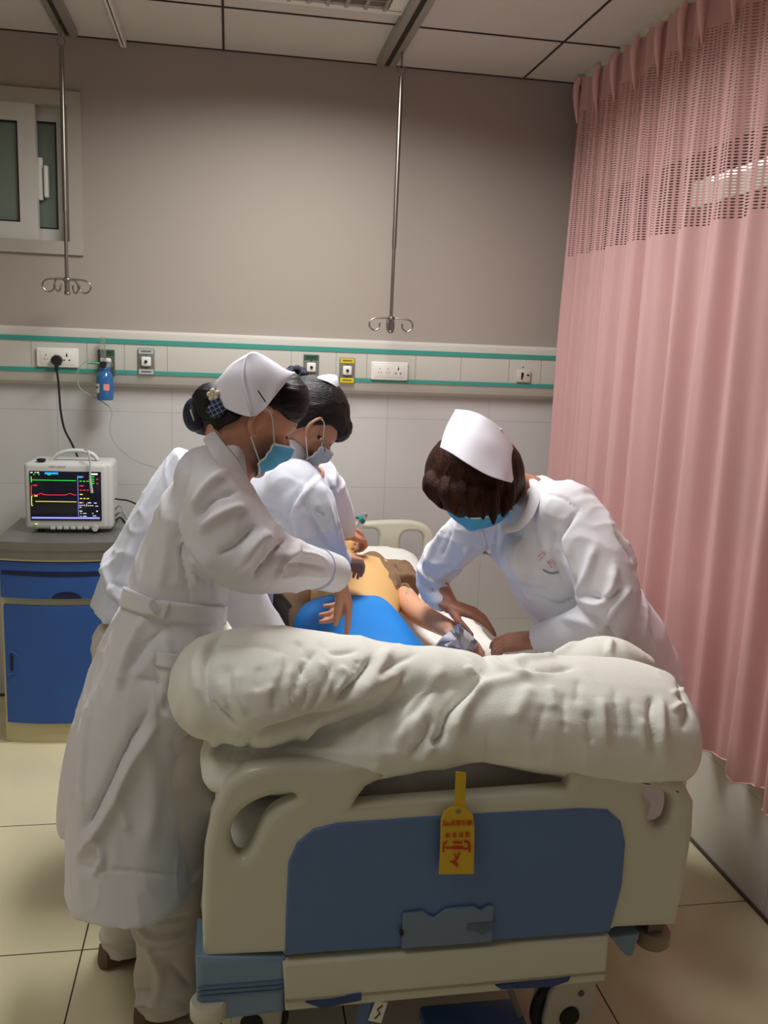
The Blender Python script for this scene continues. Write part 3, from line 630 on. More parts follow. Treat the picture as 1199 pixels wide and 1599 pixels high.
for z in zs:
    x = cx(ys, z, ph); w = 0.02 * np.sin(ys * 5 + z * 2); hem = (0.022 * np.sin(ph * 0.5 + 1) + np.interp(ys, [1.9, 2.1, 2.14, 2.5], [-.01, -.02, .02, 0])) * np.clip((0.9 - z) / 0.5, 0, 1)
    rows.append(np.stack([x, ys, np.full(len(ys), z) + hem], 1))
V = np.concatenate(rows); n = len(ys); F = []; M = []
for i in range(len(zs) - 1):
    for j in range(n - 1): F.append((i * n + j, i * n + j + 1, (i + 1) * n + j + 1, (i + 1) * n + j)); M.append(1 if ZN - 1e-6 <= zs[i] < ZH0 - 1e-6 else 0)
cur = thing('window_curtain', 'floor-length pink curtain with a net band along the top, right of the bed', 'curtain', (1.40, 2.3, 0.37))
me = make_mesh('curtain_cloth', V - ORG[cur.name], F, [curtain_mat(False), curtain_mat(True)], M, True, 0)
x_ref = cx(ys, 1.6, ph); arc_ = np.concatenate([[0], np.cumsum(np.hypot(np.diff(x_ref), np.diff(ys)))])
uvl = me.uv_layers.new(name='UVMap'); li = np.empty(len(me.loops), np.int32); me.loops.foreach_get('vertex_index', li)
uvl.data.foreach_set('uv', np.stack([arc_[li % n], V[li, 2]], 1).ravel())
o = bpy.data.objects.new('curtain_cloth', me); COL.objects.link(o); o.parent = cur; ORG[o.name] = ORG[cur.name]
g = G()
for i in range(len(ys) - 1):
    a = rows[0][i]; 
g = G(); g.tube([r + A(-.001, 0, 0.0) for r in rows[0][::3]], 0.0022, n=6, flat=1.0); obj('bottom_hem', g, m_cur, cur)
for k in range(16):
    y = 3.66 - 0.165 * k; j = int(np.argmin(abs(ys - y))); p0 = rows[-1][j]
    obj('pleat', G().tube([p0 + A(-.012, 0, 0.0), p0 + A(-.022, 0, -0.04), p0 + A(-.018, 0, -0.10), p0 + A(-.008, 0, -0.17)], [0.010, 0.013, 0.010, 0.003], n=10, sub=3), m_cur, cur)
t = thing('curtain_rail', 'cream curtain rail along the ceiling above the pink curtain', 'rail', (1.43, 2.3, 2.6))
obj('rail_profile', G().box((1.395, -1.2, ZC - 0.018), (1.44, YW - 0.01, ZC)), m_cream, t, smooth=False)
obj('rail_bracket', G().box((1.40, YW - 0.04, ZC - 0.03), (1.435, YW - 0.01, ZC - 0.018)), m_black, t, smooth=False)

# ------------------------------------------------------------------ bed
m_bblue = mat('bed_blue', rgb(84, 112, 156), rough=0.42, bump=0.05, bscale=300, var=0.03)
m_bpale = mat('bed_pale_blue', rgb(118, 142, 166), rough=0.42)
m_bcream = mat('bed_cream', rgb(200, 199, 180), rough=0.32, var=0.02, coat=0.1)
m_sheet = mat('white_sheet', rgb(232, 232, 226), rough=0.9, bump=0.1, bscale=300)
bed = thing('hospital_bed', 'hospital bed with cream and blue foot board, seen from its foot end', 'bed', (0.42, 2.5, 0.0))
ya = -0.030 / 0.92
def FB(px_, py_):   # foot board plane, turned a touch towards the camera on the right
    d = np.array([(px_ - 600) / FPX, (py_ - 800) / FPX, 1.0]) @ CM; nn = A(-ya, 1, 0); t_ = (nn @ (A(-0.04, 1.50, 0) - EYE)) / (nn @ d); return EYE + t_ * d
def fb2(p_): q = FB(*p_); return (q[0], q[2])
def to_board(V, off=0.0):   # plate space (x, y, z) -> board
    V = np.array(V); V[:, 1] += 1.50 + ya * (V[:, 0] + 0.04) + off; return V
outer = [(318, 1484), (316, 1400), (320, 1320), (332, 1260), (352, 1218), (385, 1194), (430, 1185), (520, 1186), (594, 1188), (597, 1208), (570, 1222), (556, 1240), (551, 1250),
         (880, 1226), (884, 1214), (880, 1190), (960, 1196), (1035, 1208), (1064, 1220), (1077, 1245), (1075, 1290), (1062, 1370), (1048, 1436), (955, 1440), (943, 1446), (700, 1462), (443, 1484), (440, 1478)]
holeL = [(368, 1325), (360, 1300), (366, 1275), (384, 1254), (410, 1240), (448, 1232), (462, 1238), (440, 1250), (418, 1266), (404, 1292), (392, 1318), (380, 1330)]
holeR = [(1000, 1226), (1036, 1234), (1042, 1256), (1036, 1280), (1018, 1286), (1006, 1272), (1004, 1250)]
V, F = plate([[fb2(q) for q in outer], smoothloop([fb2(q) for q in holeL], 3), smoothloop([fb2(q) for q in holeR], 3)], 0.05, 0.016, 4)
fb = obj('foot_board', None, m_bcream, bed, V=to_board(V), F=F, angle=50)
blue = [(444, 1476), (446, 1400), (449, 1335), (462, 1305), (488, 1283), (525, 1274), (700, 1262), (900, 1252), (940, 1254), (960, 1272), (967, 1305), (962, 1370), (943, 1442)]
V, F = plate([[fb2(q) for q in blue]], 0.016, 0.004, 2); obj('blue_panel', None, m_bblue, fb, V=to_board(V, -0.022), F=F, angle=50)
card = [(622, 1462), (624, 1409), (655, 1405), (664, 1412), (672, 1415), (682, 1408), (690, 1402), (732, 1398), (744, 1404), (755, 1397), (763, 1398), (760, 1452)]
V, F = plate([[fb2(q) for q in card]], 0.006, 0.001, 1); ch = obj('card_holder', None, mat('card_holder_plastic', rgb(104, 122, 148), rough=0.25), fb, V=to_board(V, -0.034), F=F, angle=50)
V, F = plate([[fb2(q) for q in ((722, 1424), (764, 1420), (764, 1432), (744, 1440), (735, 1434), (722, 1434))]], 0.002, 0.0, 1); obj('dark_sticker', None, mat('sticker_dark', rgb(84, 100, 120)), ch, V=to_board(V, -0.038), F=F)
V, F = plate([smoothloop([fb2(q) for q in ((619, 1432), (625, 1434), (624, 1440), (619, 1442))], 3)], 0.002, 0.0, 1); obj('screw', None, m_black, ch, V=to_board(V, -0.038), F=F)
# cream rail and the blue corner block under the board
V, F = plate([[fb2(q) for q in ((440, 1486), (940, 1447), (935, 1515), (444, 1560))]], 0.05, 0.006, 2); br = obj('lower_rail', None, m_bcream, bed, V=to_board(V, -0.01), F=F, angle=50)
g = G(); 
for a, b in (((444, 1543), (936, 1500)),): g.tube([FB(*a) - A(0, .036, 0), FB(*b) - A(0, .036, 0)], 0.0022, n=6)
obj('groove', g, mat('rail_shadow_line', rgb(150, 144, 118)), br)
for poly in (((475, 1543), (560, 1530), (560, 1540), (500, 1552)), ((765, 1518), (880, 1504), (876, 1512), (850, 1520), (775, 1524))):
    V, F = plate([[fb2(q) for q in poly]], 0.004, 0, 1); obj('rail_insert', None, mat('insert_blue', rgb(52, 66, 116)), br, V=to_board(V, -0.037), F=F)
def quadbox(c4, d, m_, name, par, off=-0.0, bev=0.01):
    V, F = plate([c4], d, bev, 3); return obj(name, None, m_, par, V=to_board(V, off), F=F, angle=50)
cb = quadbox([fb2(q) for q in ((306, 1478), (445, 1482), (443, 1566), (350, 1578), (330, 1570), (308, 1550))], 0.12, m_bpale, 'corner_block', bed, 0.03, 0.012)
for k in range(3):
    obj('groove', G().tube([FB(310, 1524 + 7 * k) - A(0, .032, 0), FB(442, 1514 + 7 * k) - A(0, .032, 0)], 0.0015, n=6), mat('groove_blue', rgb(84, 108, 138)), cb)
# wheel bumpers
def ring_bumper(c, r, h, name, mm):
    th = np.linspace(0, 2 * math.pi, 28, endpoint=False)
    zs_, rs_ = [-h / 2, -h / 2, -h * .35, h * .35, h / 2, h / 2], [r * .3, r * .9, r, r, r * .9, r * .3]
    return obj(name, G().loft(lathe(c, zs_, rs_)), mm, bed)
c = FB(318, 1562); ring_bumper((c[0] + .01, c[1] - 0.02, c[2]), 0.034, 0.036, 'bumper', m_bcream)
V, F = plate([[fb2(q) for q in ((322, 1572), (362, 1572), (362, 1592), (330, 1586))]], 0.05, 0.006, 2); obj('bumper_bracket', None, m_bcream, bed, V=to_board(V, .01), F=F, angle=50)
c = FB(1040, 1490) + A(0, .06, 0); ring_bumper(c, 0.036, 0.034, 'bumper', mat('bumper_brown', rgb(140, 124, 104), rough=.5))
obj('bumper_pin', G().cyl(c - A(.04, 0, 0), c - A(.01, 0, 0), 0.01).cyl(c + A(0, 0, -.02), c + A(0, 0, .03), .012), m_chrome, bed)
# steel frame
m_steel = mat('dark_frame_steel', rgb(104, 100, 92), rough=0.5, metal=0.4)
bx0, bx1 = 0.0, 0.86
obj('side_beam', G().box((bx0, 1.55, 0.36), (bx0 + 0.04, 3.58, 0.42)), m_bcream, bed, smooth=False)
obj('side_beam', G().box((bx1 - 0.04, 1.55, 0.36), (bx1, 3.58, 0.42)), m_bcream, bed, smooth=False)
q0, q1 = FB(940, 1465), FB(1045, 1450)
obj('cross_beam', G().rbox(((bx0 + bx1) / 2 + .02, 1.56, 0.365), (bx1 - bx0 + .03, 0.05, 0.05), 0.006), m_steel, bed)
obj('cross_beam', G().rbox(((bx0 + bx1) / 2, 3.50, 0.375), (bx1 - bx0, 0.05, 0.05), 0.006), m_steel, bed)
tri = [fb2(q) for q in ((965, 1482), (1012, 1476), (1000, 1512), (990, 1512))]
quadbox(tri, 0.03, m_bpale, 'gusset', bed, 0.05, 0.003)
obj('hinge_post', G().box(FB(1030, 1440) + A(0, .04, 0), FB(1048, 1480) + A(0, .07, 0)), m_steel, bed, smooth=False)
obj('mattress_platform', G().rbox((0.42, 2.56, 0.455), (0.84, 1.98, 0.03), 0.008), m_bcream, bed)
# lower chassis, pedals, legs
obj('chassis', G().rbox((0.42, 2.5, 0.25), (0.62, 1.9, 0.04), 0.01), m_bblue, bed)
for yy in (1.75, 3.3):
    for xx in (0.18, 0.66): obj('lift_post', G().rbox((xx, yy, 0.31), (0.05, 0.06, 0.12), 0.008), m_steel, bed)
def caster(x, y, yaw):
    c, s_ = math.cos(yaw), math.sin(yaw); R_ = np.array([[c, -s_, 0], [s_, c, 0], [0, 0, 1]])
    T = lambda V_: (np.asarray(V_) @ R_.T) + A(x, y, 0)
    r = 0.078
    def wheel(y0, y1, rr, rb):
        th = np.linspace(0, 2 * math.pi, 36, endpoint=False); out = []
        for yy_, k in ((y0, rr - rb), (y0 + rb, rr), (y1 - rb, rr), (y1, rr - rb)): out.append(T(np.stack([k * np.cos(th), np.full(36, yy_), k * np.sin(th) + r], 1)))
        return out
    f = obj('caster', G().loft(wheel(-0.014, 0.014, r, 0.008)), mat('caster_tread', rgb(46, 44, 42), rough=.6), bed)
    g = G()
    for s in (-1, 1):
        loop = [(0.0 + 0.063 * math.cos(a), 0.078 + 0.063 * math.sin(a)) for a in np.radians(np.arange(-200, 20, 20))] + [(0.066, 0.12), (0.06, 0.168), (-0.035, 0.168), (-0.052, 0.14)]
        V_, F_ = plate([loop], 0.014, 0.005, 2); g.add(T(V_ + A(0, s * 0.024, 0)), F_)
    g.add(T(G().rbox((0.01, 0, 0.145), (0.08, 0.06, 0.02), 0.008).verts()), G().rbox((0, 0, 0), (1, 1, 1), .1).F)
    obj('caster_cover', g, mat('caster_grey', rgb(196, 192, 178), rough=.45), f, angle=50)
    obj('axle_cap', G().add(T(G().cyl((0, -0.036, 0.078), (0, -0.028, 0.078), 0.023, 0.025).verts()), G().cyl((0, 0, 0), (0, 1, 0), 1).F), m_black, f)
    obj('pivot', G().add(T(G().cyl((0.025, -0.034, 0.13), (0.025, -0.028, 0.13), 0.007).verts()), G().cyl((0, 0, 0), (0, 1, 0), 1).F), m_steel, f)
    obj('caster_stem', G().cyl((x, y, 0.15), (x, y, 0.36), 0.022), m_bcream, bed)
c = P(878, 1572, Z=0.078)
caster(c[0], c[1], 0.15); caster(0.06, 1.72, -0.1); caster(0.06, 3.35, 0.3); caster(0.78, 3.35, -0.2)
# crank / pedals in front
a = FB(585, 1535); b = P(560, 1605, Y=1.50)
pd = obj('crank_bracket', G().tube([a + A(0, .0, 0.0), b + A(0, -.02, 0)], 0.017, n=4, up=(0, 1, 0)), m_bblue, bed, smooth=False)
q = FB(588, 1560); 
V, F = plate([[fb2(p_) for p_ in ((583, 1548), (602, 1550), (592, 1582), (572, 1578))]], 0.004, 0.001, 1); lb = obj('pedal_label', None, m_white, pd, V=to_board(V, -0.026), F=F)
obj('arrow_mark', G().tube([FB(594, 1554) - A(0, .029, 0), FB(586, 1560) - A(0, .029, 0), FB(590, 1566) - A(0, .029, 0), FB(582, 1574) - A(0, .029, 0)], 0.0012, n=6), m_black, pd)
obj('crank_rod', G().tube([FB(788, 1522) + A(0, 0.02, 0), P(812, 1585, Y=1.5)], 0.006, n=10), m_steel, bed)
p0 = P(740, 1592, Y=1.62)
obj('foot_pedal', G().rbox(p0 - A(0, 0, 0.01), (0.22, 0.10, 0.03), 0.008), m_bblue, bed)
# head board
YH = 3.60
hb_o = smoothloop([(0.0, 0.42), (-0.03, 0.60), (0.0, 0.745), (0.06, 0.795), (0.2, 0.80), (0.42, 0.785), (0.64, 0.80), (0.78, 0.795), (0.85, 0.745), (0.88, 0.60), (0.85, 0.42)], 4)
hl = [rloop(0.03, 0.60, 0.13, 0.755, 0.035), rloop(0.71, 0.60, 0.81, 0.755, 0.035), rloop(0.48, 0.66, 0.62, 0.765, 0.03)]
V, F = plate([hb_o] + hl, 0.045, 0.014, 3); V[:, 1] += YH; obj('head_board', None, m_bcream, bed, V=V, F=F, angle=50)
# folded side rails
for sx in (-1, 1):
    x = -0.03 if sx < 0 else 0.89
    sr = obj('side_rail', G().rbox((x, 2.35, 0.50), (0.022, 1.15, 0.035), 0.008).rbox((x, 2.35, 0.36), (0.022, 1.15, 0.03), 0.008), m_white, bed)
    for k in range(6): obj('rail_bar', G().rbox((x, 1.85 + 0.2 * k, 0.43), (0.014, 0.02, 0.13), 0.004), m_white, sr)
obj('side_panel', G().rbox((-0.015, 1.62, 0.44), (0.02, 0.10, 0.20), 0.006).rbox((-0.02, 1.70, 0.42), (0.02, 0.08, 0.14), 0.006), m_bpale, bed)
obj('side_panel', G().rbox((-0.02, 1.60, 0.56), (0.018, 0.06, 0.12), 0.006), m_white, bed)

# mattress and bedding under the folded quilt
g = G().rbox((0.42, 2.56, 0.535), (0.86, 1.98, 0.13), 0.03, seg=3)
sf = Surf(g, 0.012, 2).folds(0.006, (4, 9, 6), 3)
sf.obj('mattress', m_sheet, label='white mattress on the hospital bed under manikin and quilt', cat='mattress')
# head section of the bedding, raised
g = G(); 
for i in range(1): g.loft([np.array([[0.42 + a, 3.52 - u * 0.62, 0.60 + b] for a, b in zip(0.36 * np.sign(np.cos(th)) * np.abs(np.cos(th)) ** 0.4, (0.10 * (1 - u) + 0.015) * np.sign(np.sin(th)) * np.abs(np.sin(th)) ** 0.6)]) for u in (0, .04, .2, .5, .8, 1.0)])
sf = Surf(g, 0.01, 8).folds(0.006, (5, 5, 5), 5); sf.obj('pillow', m_sheet, label='white pillow at the head end below the head board', cat='pillow')

# printed sheet bundle seen between board and quilt
def printed():
    m = mat('printed_sheet', rgb(214, 208, 198), rough=0.9); nt = m.node_tree; N = nt.nodes; L = nt.links; b = N['Principled BSDF']; src = b.inputs['Base Color'].links[0].from_socket
    tc = N.new('ShaderNodeTexCoord'); vo = N.new('ShaderNodeTexVoronoi'); vo.inputs['Scale'].default_value = 14; L.new(tc.outputs['Object'], vo.inputs['Vector'])
    lt = N.new('ShaderNodeMath'); lt.operation = 'LESS_THAN'; lt.inputs[1].default_value = 0.22; L.new(vo.outputs['Distance'], lt.inputs[0])
    mx = N.new('ShaderNodeMix'); mx.data_type = 'RGBA'; L.new(lt.outputs[0], mx.inputs[0]); L.new(src, mx.inputs[6]); mx.inputs[7].default_value = rgb(176, 56, 50); L.new(mx.outputs[2], b.inputs['Base Color']); return m
a, b = FB(560, 1232), FB(880, 1200)
g = G(); g.tube([A(0.20, 1.66, 0.66), A(0.35, 1.64, 0.675), A(0.5, 1.64, 0.68), A(0.72, 1.66, 0.66)], [0.06, 0.075, 0.07, 0.05], n=18, sub=4, rounded=True)
sf = Surf(g, 0.007, 3).folds(0.010, (9, 14, 14), 11); sf.obj('folded_sheet', printed(), label='crumpled white sheet with small red print between foot board and quilt', cat='sheet')
obj('overbed_bar', G().tube([FB(560, 1200) + A(0, .03, 0.0), FB(900, 1178) + A(0, .03, 0)], 0.006, n=12).tube([FB(560, 1204) + A(0, .045, 0), FB(900, 1182) + A(0, .045, 0)], 0.004, n=8), m_chrome, label='thin metal bar along the top of the foot board under the quilt', cat='bar')

# ------------------------------------------------------------------ yellow tag
m_tag = mat('tag_yellow', rgb(206, 168, 28), rough=0.35); m_red = mat('tag_red', rgb(196, 44, 30), rough=0.6)
def TB(px_, py_): q = FB(px_, py_); return q
tag = thing('warning_tag', 'yellow hanging tag with red print on the foot board', 'tag', FB(703, 1340))
q = lambda pts_: [fb2(p_) for p_ in pts_]
body = q([(676, 1341), (678, 1300), (679, 1258), (684, 1246), (694, 1239), (707, 1237), (720, 1242), (728, 1252), (730, 1270), (729, 1341)])
hole = smoothloop(q([(701, 1246), (706, 1242), (711, 1246), (706, 1250)]), 3)
V, F = plate([body, hole], 0.004, 0.0012, 2); tb = obj('tag_plate', None, m_tag, tag, V=to_board(V, -0.050), F=F, angle=50)
V, F = plate([q([(700, 1240), (702, 1186), (718, 1188), (716, 1239)])], 0.003, 0.001, 1); obj('strap', None, m_tag, tag, V=to_board(V, -0.048), F=F, angle=50)
def writing(s_, px_, py_, size, sp_=1.0):
    V, F = text_geo(s_, size); V = V * A(-sp_, 1, -1); c = FB(px_, py_); V[:, 0] += c[0]; V[:, 2] += c[2]
    obj('red_writing', None, m_red, tb, V=to_board(V, -0.0535), F=F, smooth=False)
writing('请拉起护栏', 704, 1262, 0.0115); writing('谨 防 坠 床', 704, 1280, 0.0112, 0.85)
def tt(pts_, r): obj('red_picture', G().tube([FB(*p_) - A(0, 0.0535, 0) for p_ in pts_], r, n=6), m_red, tb)
tt([(682, 1306), (683, 1294), (688, 1290)], 0.0016); tt([(686, 1300), (722, 1302)], 0.001); tt([(722, 1306), (721, 1292), (714, 1290)], 0.0022); tt([(696, 1300), (712, 1300)], 0.0026); tt([(697, 1292), (711, 1292)], 0.002)
tt([(699, 1309), (702, 1317), (699, 1326)], 0.0012); tt([(707, 1308), (703, 1317)], 0.0014); tt([(702, 1316), (698, 1322), (692, 1321)], 0.0013); tt([(701, 1320), (704, 1326), (702, 1329)], 0.0013)

# ------------------------------------------------------------------ folded quilt
m_quilt = mat('quilt_cotton', rgb(230, 230, 221), rough=0.92, bump=0.12, bscale=350, sheen=0.15)
g = G()
def blob(pts, r, flat=1.0, up=(0, 1, 0)): g.tube(pts, r, n=28, sub=5, rounded=True, flat=flat, up=up)
def PP(L_, Y): return [P(x, y, Y=Y) for x, y in L_]
blob(PP([(345, 1070), (410, 1070), (500, 1058), (620, 1052), (730, 1056)], 1.62), [0.094, 0.106, 0.084, 0.056, 0.045], flat=1.55)
blob(PP([(318, 1082), (345, 1085)], 1.64), [0.066, 0.08], flat=1.7)
blob(PP([(350, 1180), (450, 1172), (560, 1140), (660, 1112), (780, 1100)], 1.63), [0.046, 0.052, 0.074, 0.092, 0.08], flat=[2.9, 2.8, 2.2, 1.8, 1.8])
g.tube(PP([(690, 1112), (735, 1108), (800, 1110), (890, 1117), (960, 1124), (1005, 1128), (1034, 1130), (1048, 1130)], 1.60), [0.05, 0.084, 0.102, 0.112, 0.116, 0.113, 0.104, 0.085], n=28, sub=5, flat=1.52, up=(0, 1, 0))
blob([P(880, 1030, Y=1.78), P(950, 1018, Y=1.78), P(1010, 1035, Y=1.78)], [0.02, 0.035, 0.02], flat=1.6)
blob([A(0.02, 1.75, 0.66), A(0.42, 1.75, 0.67), A(0.84, 1.75, 0.66)], [0.06, 0.07, 0.06], flat=2.2)
q = Surf(g, 0.0045, 9)
q.folds(0.005, (7, 4, 4), 21, k=1.6); q.folds(0.0016, (18, 9, 9), 4)
C1 = [([(348, 986), (322, 1033), (330, 1096), (381, 1151)], .010, -.014), ([(336, 990), (308, 1035), (316, 1100)], .016, .006),
      ([(395, 1152), (450, 1136), (520, 1114), (560, 1100)], .010, -.020), ([(583, 1022), (560, 1060), (524, 1098)], .008, -.014), ([(610, 1012), (590, 1050), (555, 1085)], .014, .008),
      ([(455, 1168), (500, 1125), (590, 1070), (625, 1050)], .014, .008), ([(436, 1015), (436, 1048), (418, 1090)], .009, .007), ([(455, 1040), (448, 1080), (455, 1110)], .008, .006),
      ([(372, 1045), (370, 1085), (385, 1120)], .009, .005), ([(405, 1040), (402, 1080)], .007, -.005), ([(470, 1035), (482, 1075), (470, 1110)], .008, -.006), ([(500, 1030), (512, 1060), (505, 1095)], .008, .006),
      ([(533, 1040), (540, 1060), (520, 1090)], .007, .006), ([(560, 1030), (556, 1050)], .006, -.005), ([(345, 1060), (352, 1110)], .008, .004), ([(465, 1000), (480, 1030)], .010, -.007), ([(500, 1000), (520, 1020), (560, 1015)], .010, -.006),
      ([(750, 1062), (703, 1106), (690, 1152), (673, 1166)], .010, -.022), ([(765, 1066), (725, 1106), (708, 1150)], .014, .010), ([(730, 1040), (745, 1060)], .010, .006), ([(690, 1040), (672, 1090), (640, 1150)], .016, .007), ([(640, 1040), (615, 1085), (570, 1140)], .014, -.006),
      ([(670, 1070), (640, 1110), (620, 1170)], .012, .006), ([(600, 1110), (550, 1160)], .014, .006), ([(881, 1081), (882, 1145)], .006, -.005), ([(918, 1110), (925, 1165)], .009, -.007), ([(940, 1090), (945, 1165)], .010, .006), ([(830, 1070), (800, 1130)], .016, .005),
      ([(1019, 1088), (1016, 1115), (1023, 1175)], .007, -.010), ([(1033, 1090), (1035, 1175)], .009, .006), ([(1003, 1120), (1008, 1175)], .008, .005), ([(985, 1090), (990, 1150)], .010, -.004), ([(860, 1070), (865, 1110)], .010, .004), ([(905, 1060), (900, 1100)], .010, -.004),
      ([(1070, 1050), (1062, 1080), (1074, 1110), (1066, 1140)], .008, -.009), ([(1050, 1110), (1072, 1095)], .006, .006), ([(1050, 1085), (1074, 1070)], .006, .005), ([(810, 1029), (840, 1046), (900, 1040)], .012, -.012), ([(955, 1000), (950, 1025)], .008, .009), ([(760, 1025), (790, 1045), (830, 1060)], .012, .006),
      ([(340, 1150), (330, 1180), (345, 1205)], .010, .006), ([(395, 1152), (385, 1175)], .008, -.008), ([(365, 1160), (360, 1190)], .009, -.004), ([(420, 1170), (520, 1175), (640, 1180)], .012, .005)]
C1 += [([(330, 1000), (420, 1010), (440, 1030)], .012, -.006), ([(355, 1035), (362, 1100)], .010, -.005), ([(425, 1060), (430, 1115)], .007, -.006), ([(520, 1035), (505, 1075), (480, 1120)], .006, -.007), ([(495, 1015), (470, 1050), (462, 1085)], .006, -.007), ([(585, 1062), (610, 1040), (650, 1020)], .010, -.006), ([(600, 1150), (650, 1110), (700, 1050)], .014, -.005),
       ([(640, 1185), (665, 1150), (672, 1120)], .008, -.010), ([(655, 1190), (680, 1160)], .010, .007), ([(740, 1075), (800, 1060), (870, 1050)], .016, .005), ([(720, 1180), (800, 1190), (900, 1200)], .020, .005), ([(850, 1100), (835, 1160)], .012, -.004), ([(960, 1075), (968, 1150)], .010, -.005), ([(905, 1000), (860, 1025), (800, 1028)], .012, .006), ([(700, 1010), (740, 1030), (760, 1062)], .008, -.008)]
q.stroke(C1).smooth(1)
q.obj('quilt', m_quilt, label='thick white quilt folded over the foot end of the bed', cat='quilt')
# ------------------------------------------------------------------ people
m_skin = mat('skin', rgb(196, 142, 116), rough=0.5, sss=0.08, var=0.05, vscale=14)
m_skin3 = mat('skin_tan', rgb(178, 122, 96), rough=0.5, sss=0.08, var=0.05, vscale=14)
m_coat = mat('white_coat', rgb(226, 224, 228), rough=0.85, sheen=0.2, bump=0.1, bscale=500)
m_coat2 = mat('white_coat_bluish', rgb(216, 220, 232), rough=0.85, sheen=0.2, bump=0.1, bscale=500)
m_cap = mat('white_cap', rgb(236, 234, 244), rough=0.8)
m_hair = mat('black_hair', rgb(20, 16, 17), rough=0.5, spec=.35, var=0.35, vscale=60, stretch=(.12, 1, 1), bump=0.35, bscale=330)
m_hair3 = mat('brown_hair', rgb(54, 31, 22), rough=0.6, spec=.12, var=0.5, vscale=60, stretch=(1, .6, .12), bump=0.4, bscale=300)
m_mask = mat('blue_mask', rgb(80, 164, 206), rough=0.8, var=0.04, bump=0.05, bscale=500)
m_maskw = mat('mask_white', rgb(226, 228, 226), rough=0.8)
m_lip = mat('lip', rgb(168, 92, 84), rough=0.5)
m_navy = mat('navy_cloth', rgb(20, 24, 44), rough=0.8)
m_pearl = mat('pearl', rgb(236, 224, 196), rough=0.25, coat=0.5)

def frame(fwd, up):
    f = unit(fwd); u = unit(np.asarray(up, float) - f * (np.asarray(up, float) @ f)); r = np.cross(f, u)
    return np.array([f, r, u])      # rows: forward, right, up
def headshape(L_):
    """unit-ish head in (fwd, right, up): narrows to jaw, flat face, brow and socket"""
    x, y, z = L_[:, 0].copy(), L_[:, 1].copy(), L_[:, 2].copy()
    lo = np.clip(-z / 0.115, 0, 1)
    y *= 1 - 0.34 * lo ** 1.5; back = x < 0
    x = np.where(back, x * 0.87 * (1 - 0.42 * lo), x * (1 - 0.10 * lo))
    fr = np.clip(x / 0.09, 0, 1)
    x -= 0.010 * fr * np.exp(-((np.abs(y) - 0.032) / 0.016) ** 2 - ((z - 0.002) / 0.016) ** 2)
    x += 0.004 * fr * np.exp(-((z - 0.026) / 0.012) ** 2 - (y / .05) ** 2)
    return np.stack([x, y, z], 1)
def add_head(g, c, R, s=1.0):
    T = lambda V_: (np.asarray(V_, float) * s) @ R + c
    h = G().ell((0, 0, 0), (0.095, 0.076, 0.118), nu=56, nv=40, f=headshape); g.add(T(h.verts()), h.F)
    def e(cc, r, rot=None):
        h = G().ell((0, 0, 0), r, nu=18, nv=12); V_ = h.verts()
        if rot is not None: V_ = V_ @ np.asarray(rot).T
        g.add(T(V_ + np.asarray(cc)), h.F)
    h = G().tube([(0.080, 0, 0.014), (0.090, 0, -0.006), (0.103, 0, -0.026), (0.086, 0, -0.034)], [0.007, 0.009, 0.0125, 0.009], n=12, rounded=True, sub=3); g.add(T(h.verts()), h.F)
    for sy in (-1, 1): e((0.093, sy * 0.010, -0.030), (0.009, 0.008, 0.007)); e((0.052, sy * 0.046, -0.024), (0.030, 0.022, 0.026))
    e((0.084, 0, -0.052), (0.014, 0.024, 0.007)); e((0.082, 0, -0.063), (0.014, 0.020, 0.007)); e((0.066, 0, -0.092), (0.026, 0.026, 0.018))
    for sy in (-1, 1):      # ears: a curled rim round a bowl
        a = np.linspace(-2.2, 2.4, 14); rim = [(-0.008 - 0.019 * math.cos(t_ * .95), sy * (0.084 + 0.012 * math.cos(t_)), -0.004 + 0.032 * math.sin(t_ * .8)) for t_ in a]
        h = G().tube(rim, 0.0052, n=8, rounded=True); g.add(T(h.verts()), h.F)
        e((-0.010, sy * 0.078, -0.006), (0.015, 0.006, 0.026)); e((0.001, sy * 0.078, -0.030), (0.006, 0.004, 0.008)); e((0.004, sy * 0.078, -0.004), (0.005, 0.004, 0.007))
def head_extras(c, R, par, s=1.0):
    T = lambda V_: (np.asarray(V_, float) * s) @ R + c
    for sy in (-1, 1):
        h = G().tube([(0.080 - 0.02 * abs(t_) ** 2, sy * (0.032 + 0.018 * t_), 0.024 + 0.004 * (1 - t_ * t_)) for t_ in np.linspace(-1, 1, 7)], 0.0026, n=6); obj('eyebrow', G().add(T(h.verts()), h.F), m_hair, par)
        h = G().tube([(0.081 - 0.014 * t_ ** 2, sy * (0.032 + 0.015 * t_), 0.000 - 0.003 * (1 - t_ * t_)) for t_ in np.linspace(-1, 1, 7)], 0.0017, n=6); obj('eyelashes', G().add(T(h.verts()), h.F), m_hair, par)
